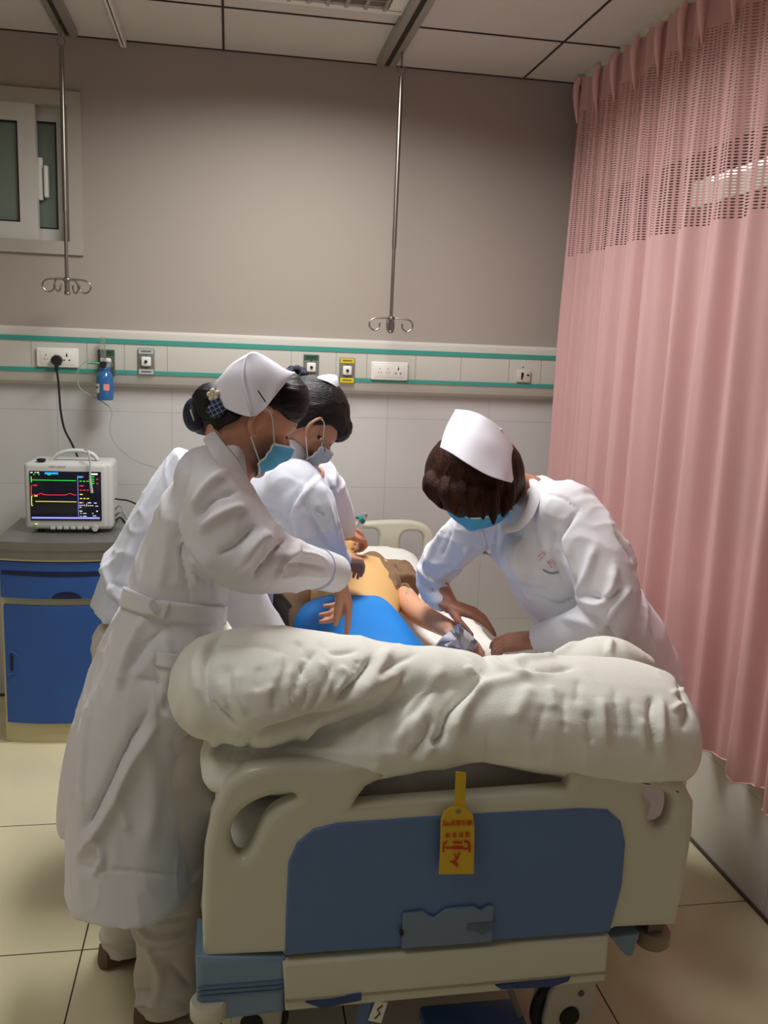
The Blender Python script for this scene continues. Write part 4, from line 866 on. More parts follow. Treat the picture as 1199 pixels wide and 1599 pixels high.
def hand(g, w, d, pn, side, s=1.0, curl=(25, 30, 35, 45), spread=6, thumb=(35, 20), bend=None, hr=1.0):
    """w wrist, d direction of the fingers, pn palm normal (out of the palm), side=+1 thumb towards cross(d, pn)"""
    d = unit(d); pn = unit(np.asarray(pn) - d * (np.asarray(pn) @ d)); t = np.cross(d, pn) * side
    w = np.asarray(w, float); bk = -pn
    for k, (o, r0, r1) in enumerate(((0.024, .0125, .0115), (0.008, .0135, .012), (-0.008, .013, .0115), (-0.023, .0115, .0105))):
        g.tube([w - d * 0.02 + t * o * .55 * s, w + d * 0.03 * s + t * o * .85 * s, w + (d * 0.078 + t * o) * s], [r0 * s * hr * 1.1, r0 * s * hr * 1.1, r1 * s * hr], n=12, rounded=True)
    L_ = (0.040, 0.045, 0.042, 0.033)
    for k in range(4):
        o = (0.024, 0.008, -0.008, -0.023)[k]; base = w + (d * 0.078 + t * o) * s; a = math.radians(spread * (1.5 - k) * 0.8)
        f0 = unit(d * math.cos(a) + t * math.sin(a)); c_ = curl[k] if not isinstance(curl[k], tuple) else None
        an = [c_ * 0.8, c_ * 1.9, c_ * 2.6] if c_ is not None else list(curl[k])
        p = base; pts = [base - f0 * 0.012 * s, base]; 
        for j, ll in enumerate((L_[k], L_[k] * .62, L_[k] * .50)):
            th_ = math.radians(an[j]); p = p + (f0 * math.cos(th_) + pn * math.sin(th_)) * ll * s; pts.append(p)
        g.tube(pts, np.array([.0098, .0098, .0088, .0080, .0066]) * s * (0.92 if k == 3 else 1), n=12, rounded=True)
    b = w + (d * 0.016 + t * 0.020 + pn * 0.006) * s; a0, a1 = [math.radians(v) for v in thumb]
    f1 = unit(d * math.cos(a0) + t * math.sin(a0) + pn * 0.35); f2 = unit(d * math.cos(a1) + t * math.sin(a1) + pn * 0.45)
    g.tube([b, b + f1 * 0.042 * s, b + f1 * 0.042 * s + f2 * 0.032 * s, b + f1 * 0.042 * s + f2 * 0.058 * s], np.array([.0155, .0115, .0100, .0078]) * s, n=12, rounded=True)
def shell_cap(pts_lo, pts_hi, m_, par, name='cap', thick=0.003, nseg=10, bulge=0.0):
    """folded cloth band between a lower and an upper 3D edge"""
    lo, hi = spline(pts_lo, 6), spline(pts_hi, 6); c = (lo.mean(0) + hi.mean(0)) / 2; rings = []
    out = []
    for i in range(len(lo)):
        row = []
        for k in range(nseg + 1):
            u = k / nseg; p_ = lo[i] * (1 - u) + hi[i] * u; row.append(p_ + unit(p_ - c) * bulge * math.sin(math.pi * u))
        out.append(row)
    out = np.array(out); du = np.gradient(out, axis=0); dv = np.gradient(out, axis=1); nn = np.cross(du, dv); nn /= np.linalg.norm(nn, axis=2)[..., None] + 1e-12
    rings = [np.concatenate([out[i] + nn[i] * thick / 2, (out[i] - nn[i] * thick / 2)[::-1]]) for i in range(len(out))]
    return obj(name, G().loft(rings, True), m_, par, angle=60)
def ribbon(pts, w, nrm, m_, par, name, thick=0.0012, sub=4):
    p_ = spline(np.array(pts, float), sub); T_ = np.gradient(p_, axis=0); rings = []
    for i in range(len(p_)):
        t_ = unit(T_[i]); n_ = unit(np.asarray(nrm) - t_ * (np.asarray(nrm) @ t_)); b_ = np.cross(t_, n_)
        rings.append(np.array([p_[i] + b_ * w / 2 + n_ * thick / 2, p_[i] - b_ * w / 2 + n_ * thick / 2, p_[i] - b_ * w / 2 - n_ * thick / 2, p_[i] + b_ * w / 2 - n_ * thick / 2]))
    return obj(name, G().loft(rings, True), m_, par)
def ring_at(c, ax, ay, n=40, sq=1.0):
    th = np.linspace(0, 2 * math.pi, n, endpoint=False); c_, s_ = np.cos(th), np.sin(th)
    return np.asarray(c) + (np.sign(c_) * np.abs(c_) ** sq)[:, None] * np.asarray(ax) + (np.sign(s_) * np.abs(s_) ** sq)[:, None] * np.asarray(ay)
def mask_part(c, R, par, s=1.0, lo=-0.105, hi=-0.012, mats_=None, ears=True):
    """pleated mask wrapped over nose, mouth and chin"""
    out = []; ph_ = np.linspace(-1.12, 1.12, 25); zz_ = np.linspace(0, 1, 13)
    for a in ph_:
        row = []
        for u in zz_:
            z_ = lo + (hi - lo) * u; sd = abs(a) / 1.12
            z_ = z_ * (1 - 0.45 * sd ** 2) + (-0.045) * 0.45 * sd ** 2
            r = 0.106 - 0.030 * max(0, (-0.055 - z_) / 0.05) ** 1.5 + 0.022 * math.exp(-((z_ + .028) / .026) ** 2 - (a / .28) ** 2) + 0.0015 * math.cos(u * 18)
            row.append((r * math.cos(a) * 1.0 - 0.004, r * math.sin(a) * 0.90, z_))
        out.append(row)
    out = np.array(out); T = lambda V_: (np.asarray(V_) * s) @ R + c
    inn = out * A(0.965, 0.965, 1.0)
    rings = [T(np.concatenate([out[i], inn[i][::-1]])) for i in range(len(out))]
    mk = obj('face_mask', G().loft(rings, True), mats_ or m_mask, par)
    obj('mask_edge', G().tube(T(out[:, -1]), 0.0022, n=6).tube(T(out[:, 0]), 0.0022, n=6).tube(T(out[0]), 0.002, n=6).tube(T(out[-1]), 0.002, n=6), m_maskw, mk)
    if ears:
        for e, sy in ((0, -1), (-1, 1)):
            obj('ear_loop', G().tube(T([out[e][-1], (0.002, sy * 0.090, 0.020), (-0.022, sy * 0.090, 0.016), (-0.028, sy * 0.086, -0.010), (-0.014, sy * 0.084, -0.032), out[e][1]]), 0.0013, n=6, sub=5), m_maskw, mk)
    return mk
def leg(g, hip, knee, ankle, r=(0.068, 0.055, 0.042)):
    g.tube([hip, (np.asarray(hip) + knee) / 2, knee, (np.asarray(knee) + ankle) / 2, ankle], [r[0], (r[0] + r[1]) / 2, r[1], (r[1] + r[2]) / 2 * 1.05, r[2]], n=20, sub=3, rounded=True)
def shoe(par, ankle, d, mm, name='shoe'):
    d = unit(A(d[0], d[1], 0)); a = A(ankle[0], ankle[1], 0); s_ = np.cross(d, A(0, 0, 1)); rr = []
    for u, w, h in ((-0.075, .012, .02), (-0.065, .03, .05), (-0.03, .036, .062), (0.02, .037, .058), (0.07, .042, .046), (0.12, .042, .034), (0.155, .030, .026), (0.168, .012, .018)):
        rr.append(ring_at(a + d * u + A(0, 0, h * 0.5 + .004), s_ * w, A(0, 0, h * 0.5), n=20, sq=.7))
    return obj(name, G().loft(rr), mm, par)

# ---------------- first nurse, standing at the left of the bed
n1 = thing('person', 'person in long white coat and cap at the left, reaching over the bed, hair bun', 'person', (-0.17, 1.85, 0.0))
fw1 = A(math.cos(.60), math.sin(.60), 0); rt1 = A(fw1[1], -fw1[0], 0)     # facing, her right
hc = P(393, 648, Y=1.86); fh = unit(A(0.80, 0.26, -0.50)); R1 = frame(fh, A(0.45, 0.05, 1.0))
g = G(); add_head(g, hc, R1)
nb = P(362, 714, Y=1.86)
g.tube([nb - A(.02, 0, .06), nb, hc - R1[2] * 0.05 - R1[0] * 0.022], [0.055, 0.050, 0.050], n=24, sub=3, rounded=True)
sh = P(318, 745, Y=1.80); el = P(418, 872, Y=1.72); wr = P(527, 902, Y=1.99)
sh2 = P(345, 770, Y=2.00); el2 = P(368, 905, Y=2.06); wr2 = P(450, 1030, Y=2.10)
pel = P(250, 985, Y=1.87)
g.loft([ring_at(nb - A(.02, 0, .05), fw1 * .05, rt1 * .07), ring_at(P(322, 770, Y=1.88), fw1 * .06, rt1 * .11), ring_at(P(300, 850, Y=1.88), fw1 * .06, rt1 * .10), ring_at(P(280, 930, Y=1.88), fw1 * .06, rt1 * .09), ring_at(pel, fw1 * .07, rt1 * .11), ring_at(pel - A(0, 0, .10), fw1 * .07, rt1 * .11)])
g.tube([sh, el], [0.04, 0.036], n=16, rounded=True); g.tube([el, wr], [0.038, 0.026], n=16, rounded=True)
g.tube([sh2, el2], [0.04, 0.036], n=16, rounded=True); g.tube([el2, wr2], [0.03, 0.022], n=16, rounded=True)
ank = P(262, 1585, Y=1.83); ank[2] = 0.07; ank2 = A(-0.232, 2.04, 0.07)
hip1 = pel - A(0.0, 0, .06) + rt1 * .08; hip2 = pel - A(0, 0, .06) - rt1 * .08
kn = P(262, 1400, Y=1.82); kn2 = P(232, 1390, Y=2.02)
leg(g, hip1, kn, ank); leg(g, hip2, kn2, ank2)
g.tube([ank, ank + A(.1, .06, -.035)], [.035, .03], n=12, rounded=True); g.tube([ank2, ank2 + A(.1, .06, -.035)], [.035, .03], n=12, rounded=True)
hand(g, wr + A(.006, 0, 0), P(548, 965, Y=2.03) - wr, A(-.9, .1, -.3), -1, s=0.92, curl=((18, 20, 22), (45, 80, 100), (50, 85, 100), (55, 90, 110)), thumb=(30, 5))
hand(g, wr2, A(.8, .2, -.3), A(0, 0, -1), 1, s=0.92)
s = Surf(g, 0.0032, 2); s.obj('body', m_skin, n1); head_extras(hc, R1, n1)
# trousers and shoes
def trouser(hip_, kn_, an_, r=(.105, .078, .066)):
    g = G(); an_ = np.array(an_); g.tube([hip_, (hip_ + kn_) / 2, kn_, (kn_ + an_) / 2, an_ + A(0, 0, .0), an_ - A(0, 0, 0.035)], [r[0], .092, r[1], .070, r[2], .070], n=28, sub=4); return g
m_trs = mat('white_trousers', rgb(206, 200, 192), rough=0.9, bump=0.1, bscale=400)
def pair(par, pel_, hips, kns, ans, vox, seed, L_=None, r=(.100, .078, .066), pr=(.12, .16, .13)):
    g = G()
    for a, b, c in zip(hips, kns, ans): g.merge(trouser(np.array(a), np.array(b), c, r))
    g.ell(pel_, pr, nu=30, nv=20)
    s = Surf(g, vox, 3).folds(0.009, (6, 6, 11), seed)
    if L_: s.stroke(L_)
    return s.obj('trousers', m_trs, par)
pair(n1, pel - A(0, 0, .04), (hip1, hip2), (kn, kn2), (ank, ank2), 0.006, 38, [([(215, 1415), (250, 1440), (300, 1430)], .008, -.008), ([(212, 1440), (240, 1465), (290, 1460)], .010, .009), ([(230, 1480), (250, 1520), (240, 1570)], .012, .008), ([(212, 1570), (240, 1560), (290, 1580)], .010, .012), ([(210, 1550), (250, 1545)], .008, -.009), ([(260, 1500), (300, 1540)], .012, -.007), ([(215, 1400), (260, 1410)], .008, .007)], r=(.072, .076, .066), pr=(.075, .10, .11))
m_shoe = mat('brown_shoe', rgb(92, 70, 48), rough=0.6)
shoe(n1, ank, (0.9, .45), m_shoe); shoe(n1, ank2, (0.9, .45), m_shoe)
# coat
g = G(); MP = 0.00137
def sil(py, l, r, Y=1.87, dep=0.17, tilt=0.0):
    c_ = P((l + r) / 2, py, Y=Y); hw = (P(r, py, Y=Y)[0] - P(l, py, Y=Y)[0]) / 2
    return ring_at(c_, A(hw, 0.0, -hw * tilt), A(0.0, dep, 0), n=48, sq=.92)
body = [sil(690, 318, 385, 1.87, .06, -.5), sil(712, 298, 388, 1.87, .11, -.3), sil(745, 276, 390, 1.87, .15), sil(790, 243, 388, 1.87, .165), sil(850, 222, 380, 1.87, .16), sil(905, 202, 362, 1.87, .145), sil(945, 190, 350, 1.87, .138),
        sil(990, 172, 348, 1.87, .16), sil(1040, 155, 345, 1.87, .175), sil(1120, 126, 328, 1.87, .18), sil(1200, 108, 318, 1.87, .185), sil(1290, 106, 314, 1.86, .19), sil(1366, 108, 313, 1.85, .195),
        sil(1366, 122, 305, 1.85, .18), sil(1300, 122, 305, 1.86, .175), sil(1200, 135, 303, 1.87, .165)]
g.loft(body)
def back_flap():
    pts = [(232, 905), (200, 1000), (155, 1130), (128, 1235), (122, 1280)]
    g.tube([P(*p_, Y=1.97) for p_ in pts], [.03, .05, .055, .045, .040], n=20, sub=4, flat=[1.5, 2, 2.2, 2.4, 2.4], up=(0, 1, 0))
back_flap()
g.tube([P(326, 750, Y=1.80), P(345, 800, Y=1.745), P(378, 855, Y=1.72), P(425, 878, Y=1.76), P(475, 885, Y=1.88), P(518, 893, Y=1.97)], [.070, .082, .083, .062, .052, .040], n=30, sub=4, rounded=False)
g.ell(P(328, 748, Y=1.81), (.074, .08, .070))
g.tube([P(345, 800, Y=2.00), P(365, 900, Y=2.06), P(390, 958, Y=2.09), P(448, 1024, Y=2.10)], [.07, .06, .055, .040], n=24, sub=4, rounded=True)
s = Surf(g, 0.0048, 5)
zm = np.clip((s.V[:, 2] - 0.9) * 4, 0, 1)
s.folds(0.007, (7, 7, 5), 2, mask=zm); s.folds(0.006, (9, 9, 2.2), 5, mask=1 - zm); s.folds(0.0022, (18, 18, 14), 8)
# picture -> folds of the coat
N1 = [([(300, 700), (280, 790), (277, 850), (300, 950)], .012, -.010), ([(355, 735), (325, 760), (300, 800)], .013, .010), ([(375, 765), (335, 780), (305, 812)], .010, -.009), ([(385, 790), (345, 805), (310, 830)], .012, .010), ([(400, 822), (372, 850), (340, 868)], .010, -.010), ([(425, 835), (400, 850), (370, 890)], .014, .012), ([(450, 840), (425, 870), (395, 905)], .008, -.012),
      ([(470, 850), (450, 870), (430, 905)], .010, .008), ([(430, 890), (470, 880), (515, 888)], .007, -.006), ([(425, 905), (470, 898), (515, 902)], .008, .005), ([(435, 868), (480, 865), (512, 876)], .007, .005), ([(280, 800), (300, 850), (340, 895)], .016, .008), ([(275, 830), (300, 890), (330, 920)], .010, -.008), ([(255, 770), (262, 850), (250, 920)], .014, .006), ([(240, 800), (225, 860), (215, 910)], .012, -.005), ([(300, 870), (310, 920)], .012, .006), ([(330, 900), (335, 940)], .010, -.006),
      ([(230, 960), (200, 1020), (185, 1080)], .014, .010), ([(262, 975), (225, 1010), (200, 1050)], .012, -.008), ([(255, 985), (262, 1040), (240, 1130)], .014, .008), ([(210, 1060), (250, 1070), (262, 1110)], .014, -.008), ([(245, 1130), (205, 1190), (165, 1280), (120, 1340)], .012, .014), ([(232, 1110), (190, 1180), (150, 1260), (125, 1300)], .010, -.014), ([(140, 1060), (120, 1160), (112, 1260)], .008, -.008), ([(155, 1060), (135, 1160), (128, 1260)], .010, .006),
      ([(150, 1300), (160, 1340), (145, 1368)], .008, .007), ([(120, 1350), (160, 1358), (200, 1360), (300, 1368)], .006, -.004), ([(245, 1020), (250, 1130)], .006, -.006), ([(252, 1110), (280, 1128), (325, 1130)], .008, .008), ([(220, 1140), (240, 1230), (230, 1330)], .022, .006), ([(270, 1150), (290, 1250), (285, 1350)], .022, -.005), ([(185, 1240), (200, 1300)], .012, .005)]
s.stroke(N1); c1 = s.obj('coat', m_coat, n1); bvc = s.bvh()
obj('belt', strip(s, [(191, 931), (215, 940), (245, 950), (300, 958), (350, 961)], 0.040, 0.003, 0.004, bvc), m_coat, c1, angle=0)
obj('belt_tab', strip(s, [(232, 944), (250, 949), (262, 953)], 0.036, 0.004, 0.008, bvc), m_coat, c1, angle=0)
bp = s.cast([(243, 945)], bvc)[0]; bn = unit(EYE - bp); obj('button', G().cyl(bp + bn * .008, bp + bn * 0.017, 0.012), mat('pearl_button', rgb(206, 204, 204), rough=.3), c1)
obj('pocket_band', strip(s, [(243, 1028), (280, 1034), (330, 1036)], 0.028, 0.003, 0.004, bvc), m_coat, c1, angle=0)
obj('cuff', G().tube([P(496, 888, Y=1.925), P(522, 896, Y=1.985)], [0.0465, 0.0445], n=28), m_coat, c1)
obj('cuff_piping', G().tube([P(494, 888, Y=1.923), P(497, 889, Y=1.93)], [0.0475, 0.0475], n=28), mat('pale_blue_piping', rgb(176, 188, 216)), c1)
# collar with navy edge
cw = [P(335, 675, Y=1.80), P(353, 698, Y=1.765), P(372, 722, Y=1.752), P(385, 745, Y=1.765), P(389, 757, Y=1.81)]
cl = [P(318, 688, Y=1.78), P(334, 716, Y=1.742), P(355, 742, Y=1.732), P(372, 760, Y=1.745), P(382, 770, Y=1.80)]
co = shell_cap(cl, cw, m_coat, c1, 'collar', 0.005, 6, 0.003)
obj('navy_piping', G().tube(cw, 0.0024, n=8, sub=6).tube([cw[-1], cl[-1]], 0.0024, n=6), m_navy, co)
# hair: skull cap of hair, bun, bow, cap, mask
T1 = lambda V_: np.asarray(V_, float) @ R1 + hc
g = G()
def hs(L_):
    L_ = headshape(L_); fr = L_[:, 0] > 0.03; L_[:, 2] += 0.0; return L_
h = G().ell((0, 0, 0), (0.106, 0.083, 0.110), nu=56, nv=44); V = h.verts(); 
V[:, 0] = np.where(V[:, 2] < .045, np.minimum(V[:, 0], np.interp(V[:, 2], [-.12, -.06, -.02, .015, .03, .045], [-.075, -.060, -.042, -.030, .045, .085])), V[:, 0])
V[:, 0] -= 0.004; V[:, 2] = np.maximum(V[:, 2], -0.075); V[:, 0] = np.where(V[:, 0] < 0, V[:, 0] * .80, V[:, 0]); k_ = 1 - .10 * np.clip(V[:, 2] / .05, 0, 1) * np.clip((.0 - V[:, 0]) / .05, 0, 1); V *= k_[:, None]; g.add(T1(V + A(0, 0, .008)), h.F)
h = G().ell((0, 0, 0), (.056, .084, .058), nu=40, nv=30); V = h.verts() + A(.036, 0, .060); V[:, 2] = np.maximum(V[:, 2], .030); g.add(T1(V), h.F)
bun = P(324, 652, Y=1.885)
g.ell(bun, (.042, .042, .038), nu=32, nv=20); g.tube([bun, T1([(-.085, 0, -.02)])[0]], [.035, .04], n=20, rounded=True)
s = Surf(g, 0.0036, 6).folds(0.0022, (22, 22, 60), 6, M=R1.T * 0 + np.eye(3)); s.obj('hair', m_hair, n1)
# bun net disc
b0 = P(306, 648, Y=1.86); obj('hair_net', G().ell(b0, (.026, .034, .036), nu=24, nv=14), mat('navy_net', rgb(24, 30, 62), rough=.5), n1)
obj('hair_pin', G().tube([P(298, 640, Y=1.83), P(301, 650, Y=1.825), P(304, 658, Y=1.83)], .002, n=6), m_pearl, n1)
def plaid():
    m = mat('navy_plaid', rgb(30, 40, 72), rough=.7); nt = m.node_tree; N = nt.nodes; L = nt.links; b = N['Principled BSDF']; src = b.inputs['Base Color'].links[0].from_socket
    tc = N.new('ShaderNodeTexCoord'); sp = N.new('ShaderNodeSeparateXYZ'); mp = N.new('ShaderNodeMapping'); mp.inputs['Rotation'].default_value = (0, .5, 0); L.new(tc.outputs['Object'], mp.inputs[0]); L.new(mp.outputs[0], sp.inputs[0]); outs = []
    for a in (0, 2):
        d = N.new('ShaderNodeMath'); d.operation = 'DIVIDE'; L.new(sp.outputs[a], d.inputs[0]); d.inputs[1].default_value = .009
        f = N.new('ShaderNodeMath'); f.operation = 'FRACT'; L.new(d.outputs[0], f.inputs[0]); c = N.new('ShaderNodeMath'); c.operation = 'LESS_THAN'; L.new(f.outputs[0], c.inputs[0]); c.inputs[1].default_value = .16; outs.append(c)
    mm = N.new('ShaderNodeMath'); mm.operation = 'MAXIMUM'; L.new(outs[0].outputs[0], mm.inputs[0]); L.new(outs[1].outputs[0], mm.inputs[1])
    mx = N.new('ShaderNodeMix'); mx.data_type = 'RGBA'; L.new(mm.outputs[0], mx.inputs[0]); L.new(src, mx.inputs[6]); mx.inputs[7].default_value = rgb(150, 160, 190); L.new(mx.outputs[2], b.inputs['Base Color']); return m
g = G(); a_ = P(341, 633, Y=1.80)
g.loft([ring_at(P(332, 622, Y=1.80), A(.004, 0, .006), A(0, .012, 0), 16), ring_at(P(340, 632, Y=1.795), A(.022, 0, .014), A(0, .014, 0), 16), ring_at(P(347, 643, Y=1.80), A(.020, 0, .014), A(0, .016, 0), 16), ring_at(P(350, 650, Y=1.81), A(.006, 0, .004), A(0, .01, 0), 16)])
g.loft([ring_at(P(344, 622, Y=1.80), A(.010, 0, .010), A(0, .012, 0), 16), ring_at(P(354, 627, Y=1.795), A(.016, 0, .012), A(0, .014, 0), 16), ring_at(P(361, 630, Y=1.80), A(.006, 0, .012), A(0, .01, 0), 16)])
obj('hair_bow', g, plaid(), n1)
g = G()
for dx, dy in ((0, 0), (-6, -1), (6, -3), (-3, 5), (4, 4), (-1, -6)): g.ell(P(333 + dx, 617 + dy, Y=1.79), (.0052, .0052, .0052), nu=12, nv=8)
obj('pearl_clip', g, m_pearl, n1)
# cap: back panel and front band
lo = [P(342, 612, Y=1.88), P(341, 622, Y=1.82), P(358, 640, Y=1.772), P(391, 651, Y=1.752), P(411, 641, Y=1.752), P(430, 617, Y=1.756), P(449, 588, Y=1.80)]
hi = [P(350, 588, Y=1.88), P(350, 586, Y=1.84), P(362, 572, Y=1.81), P(383, 560, Y=1.80), P(397, 553, Y=1.80), P(425, 566, Y=1.80), P(449, 583, Y=1.82)]
cap1 = shell_cap(lo, hi, m_cap, n1, 'nurse_cap', 0.003, 12, 0.016)
lo2 = [lo[0] + A(0, .0, 0), P(344, 620, Y=1.95), P(372, 625, Y=1.97), P(410, 620, Y=1.97), lo[-1]]; hi2 = [hi[0], P(356, 580, Y=1.92), P(385, 560, Y=1.92), P(420, 566, Y=1.92), hi[-1]]
shell_cap(lo2, hi2, m_cap, cap1, 'cap_far_side', 0.003, 8, 0.01)
shell_cap(hi, [P(352, 585, Y=1.91), P(354, 582, Y=1.905), P(364, 571, Y=1.90), P(384, 559, Y=1.90), P(398, 554, Y=1.90), P(425, 567, Y=1.90), P(449, 584, Y=1.89)], m_cap, cap1, 'cap_top', 0.003, 5, 0.004)
obj('cap_seam', G().tube([P(383, 560, Y=1.795), P(378, 590, Y=1.758), P(385, 625, Y=1.744), P(392, 650, Y=1.748)], 0.0022, n=6, sub=5), m_cap, cap1)
obj('hair_grip', G().tube([P(403, 610, Y=1.738), P(415, 628, Y=1.742)], 0.0013, n=6), m_black, cap1)
mask_part(hc, R1, n1)

# ---------------- second nurse, bending over the manikin behind the first
n2 = thing('person', 'person in white jacket bending over the manikin with a stethoscope, partly behind the first nurse', 'person', (-0.22, 2.42, 0.0))
h2 = P(480, 660, Y=2.40); R2 = frame(A(0.70, 0.25, -0.68), A(0.68, 0.1, 0.75))
g = G(); add_head(g, h2, R2)
nb2 = P(455, 715, Y=2.42); g.tube([nb2 - A(.04, 0, .04), nb2, h2 - R2[2] * 0.05 - R2[0] * .03], [0.06, 0.052, 0.05], n=24, sub=3, rounded=True)
f2 = unit(P(470, 775, Y=2.4) - P(240, 930, Y=2.4)); 
pel2 = P(228, 915, Y=2.42); ch2 = P(425, 762, Y=2.42); sp2 = unit(ch2 - pel2); nr2 = unit(np.cross(sp2, A(0, 1, 0)))
g.loft([ring_at(nb2, nr2 * .05, A(0, .08, 0)), ring_at(ch2, nr2 * .06, A(0, .11, 0)), ring_at(ch2 * .5 + pel2 * .5, nr2 * .06, A(0, .10, 0)), ring_at(pel2, nr2 * .06, A(0, .11, 0)), ring_at(pel2 - A(-.03, 0, .12), nr2 * .06, A(0, .11, 0))])
shn, eln, wrn = P(462, 772, Y=2.28), P(500, 838, Y=2.30), P(534, 872, Y=2.50)
shf, elf, wrf = P(492, 745, Y=2.58), P(525, 795, Y=2.72), P(542, 833, Y=2.82)
for a, b, c in ((shn, eln, wrn), (shf, elf, wrf)): g.tube([a, b], [.036, .034], n=16, rounded=True); g.tube([b, c], [.038, .025], n=16, rounded=True)
an2 = [A(-0.30, 2.33, 0.07), A(-0.28, 2.55, 0.07)]
leg(g, pel2 - A(.02, .09, .08), A(-.30, 2.33, .45), an2[0]); leg(g, pel2 - A(.02, -.09, .08), A(-.28, 2.54, .45), an2[1])
for a in an2: g.tube([a, a + A(.1, 0, -.035)], [.035, .03], n=12, rounded=True)
hand(g, wrn + A(.012, 0, 0), P(563, 874, Y=2.62) - wrn, A(-.1, .1, -1), 1, s=.88, curl=(28, 32, 36, 40), thumb=(45, 25))
hand(g, wrf, P(566, 838, Y=2.86) - wrf, A(0, .6, -.8), 1, s=.9, curl=(40, 50, 50, 50), thumb=(35, 10))
s = Surf(g, 0.0036, 3); s.obj('body', m_skin, n2); head_extras(h2, R2, n2)
pair(n2, pel2 - A(-.02, 0, .03), [pel2 - A(.02, .09, .1), pel2 - A(.02, -.09, .1)], (A(-.30, 2.33, .45), A(-.28, 2.54, .45)), an2, .008, 12)
for a in an2: shoe(n2, a, (1, 0), m_shoe)
g = G()
g.loft([ring_at(P(462, 700, Y=2.42), nr2 * .055, A(0, .07, 0), 44), ring_at(P(455, 735, Y=2.42), nr2 * .078, A(0, .13, 0), 44), ring_at(P(425, 768, Y=2.42), nr2 * .112, A(0, .175, 0), 44), ring_at(P(370, 800, Y=2.42), nr2 * .12, A(0, .17, 0), 44), ring_at(P(300, 845, Y=2.42), nr2 * .125, A(0, .16, 0), 44), ring_at(P(240, 895, Y=2.42), nr2 * .13, A(0, .175, 0), 44), ring_at(P(205, 925, Y=2.42), nr2 * .125, A(0, .185, 0), 44)])
g.tube([P(225, 880, Y=2.42), P(195, 925, Y=2.42), P(172, 944, Y=2.42)], [.08, .06, .052], n=24, sub=3, flat=[2, 2.6, 3.0], up=(0, 1, 0))
g.tube([P(300, 715, Y=2.42), P(250, 790, Y=2.42), P(200, 880, Y=2.42), P(166, 943, Y=2.42)], [.055, .058, .054, .034], n=24, sub=3, flat=[2.2, 2.4, 2.8, 4.2], up=(0, 1, 0))
g.tube([P(465, 772, Y=2.29), P(480, 800, Y=2.26), P(498, 835, Y=2.29), P(514, 855, Y=2.40), P(527, 874, Y=2.48)], [.080, .078, .066, .050, .036], n=28, sub=4)
g.ell(P(458, 762, Y=2.30), (.085, .085, .075))
g.tube([P(490, 745, Y=2.57), P(510, 770, Y=2.66), P(525, 795, Y=2.72), P(541, 829, Y=2.81)], [.072, .062, .054, .036], n=28, sub=4)
g.tube([P(400, 850, Y=2.40), P(400, 900, Y=2.38), P(398, 950, Y=2.38)], [.05, .05, .05], n=20, sub=3, flat=1.5, up=(0, 1, 0))
s = Surf(g, 0.006, 5).folds(.007, (7, 7, 7), 41).folds(.0025, (16, 16, 16), 42)
s.stroke([([(500, 737), (470, 765), (450, 800), (447, 830)], .007, -.008), ([(505, 740), (478, 768), (458, 802)], .009, .005), ([(385, 775), (420, 795), (445, 815)], .012, -.008), ([(400, 800), (430, 812), (445, 830)], .010, .007), ([(470, 775), (490, 810), (520, 860)], .014, -.006), ([(495, 795), (510, 805)], .006, -.007), ([(500, 750), (515, 800), (530, 860)], .012, .007), ([(460, 810), (470, 850), (500, 880)], .014, .006),
          ([(515, 740), (530, 790)], .010, .006), ([(205, 850), (190, 900), (160, 935)], .012, .006), ([(170, 910), (200, 920)], .008, -.005), ([(300, 690), (270, 740), (230, 820)], .014, -.004)])
c2 = s.obj('jacket', m_coat2, n2)
shell_cap([P(440, 722, Y=2.33), P(462, 722, Y=2.325), P(480, 728, Y=2.35), P(498, 738, Y=2.42)], [P(446, 690, Y=2.34), P(458, 688, Y=2.335), P(474, 702, Y=2.35), P(502, 736, Y=2.42)], m_coat2, c2, 'collar', .005, 6, .004)
obj('cuff_edge', G().tube([P(522, 866, Y=2.455), P(529, 876, Y=2.49)], .0385, n=24), m_coat2, c2)
T2 = lambda V_: np.asarray(V_, float) @ R2 + h2
g = G(); h = G().ell((0, 0, 0), (0.110, 0.090, 0.118), nu=48, nv=32); V = h.verts()
V[:, 0] = np.where(V[:, 2] < .030, np.minimum(V[:, 0], np.interp(V[:, 2], [-.12, -.06, -.02, .02, .03], [-.05, -.035, -.014, .03, .10])), V[:, 0]); V[:, 2] = np.maximum(V[:, 2], -.08)
g.add(T2(V + A(-.006, 0, .012)), h.F); g.ell(T2([(.075, 0, .05)])[0], (.04, .06, .04), nu=24, nv=16)
s = Surf(g, .004, 5).folds(.0025, (14, 40, 40), 9); s.obj('hair', m_hair, n2)
g = G()
for k in range(9):
    a = k * .7; g.ell(P(463, 585, Y=2.42) + A(.022 * math.cos(a), .024 * math.sin(a * 1.3), .013 * math.sin(a)), (.014, .014, .012), nu=14, nv=10)
Surf(g, .003, 2).obj('hair_scrunchie', m_navy, n2)
shell_cap([P(496, 592, Y=2.36), P(512, 597, Y=2.36), P(527, 606, Y=2.38), P(528, 612, Y=2.45)], [P(500, 588, Y=2.38), P(513, 586, Y=2.38), P(525, 587, Y=2.40), P(528, 592, Y=2.46)], m_cap, n2, 'nurse_cap', .003, 6, .003)
mask_part(h2, R2, n2, mats_=mat('pale_mask', rgb(176, 190, 200), rough=.8))
g = G(); e0 = P(499, 683, Y=2.315)
g.tube([e0, P(505, 690, Y=2.31), P(508, 700, Y=2.33), P(506, 712, Y=2.37), P(493, 732, Y=2.42)], .003, n=8, sub=6)
st = obj('stethoscope_tube', g, m_chrome, n2)
obj('earpiece', G().ell(e0, (.006, .006, .006), nu=10, nv=8), m_black, st)

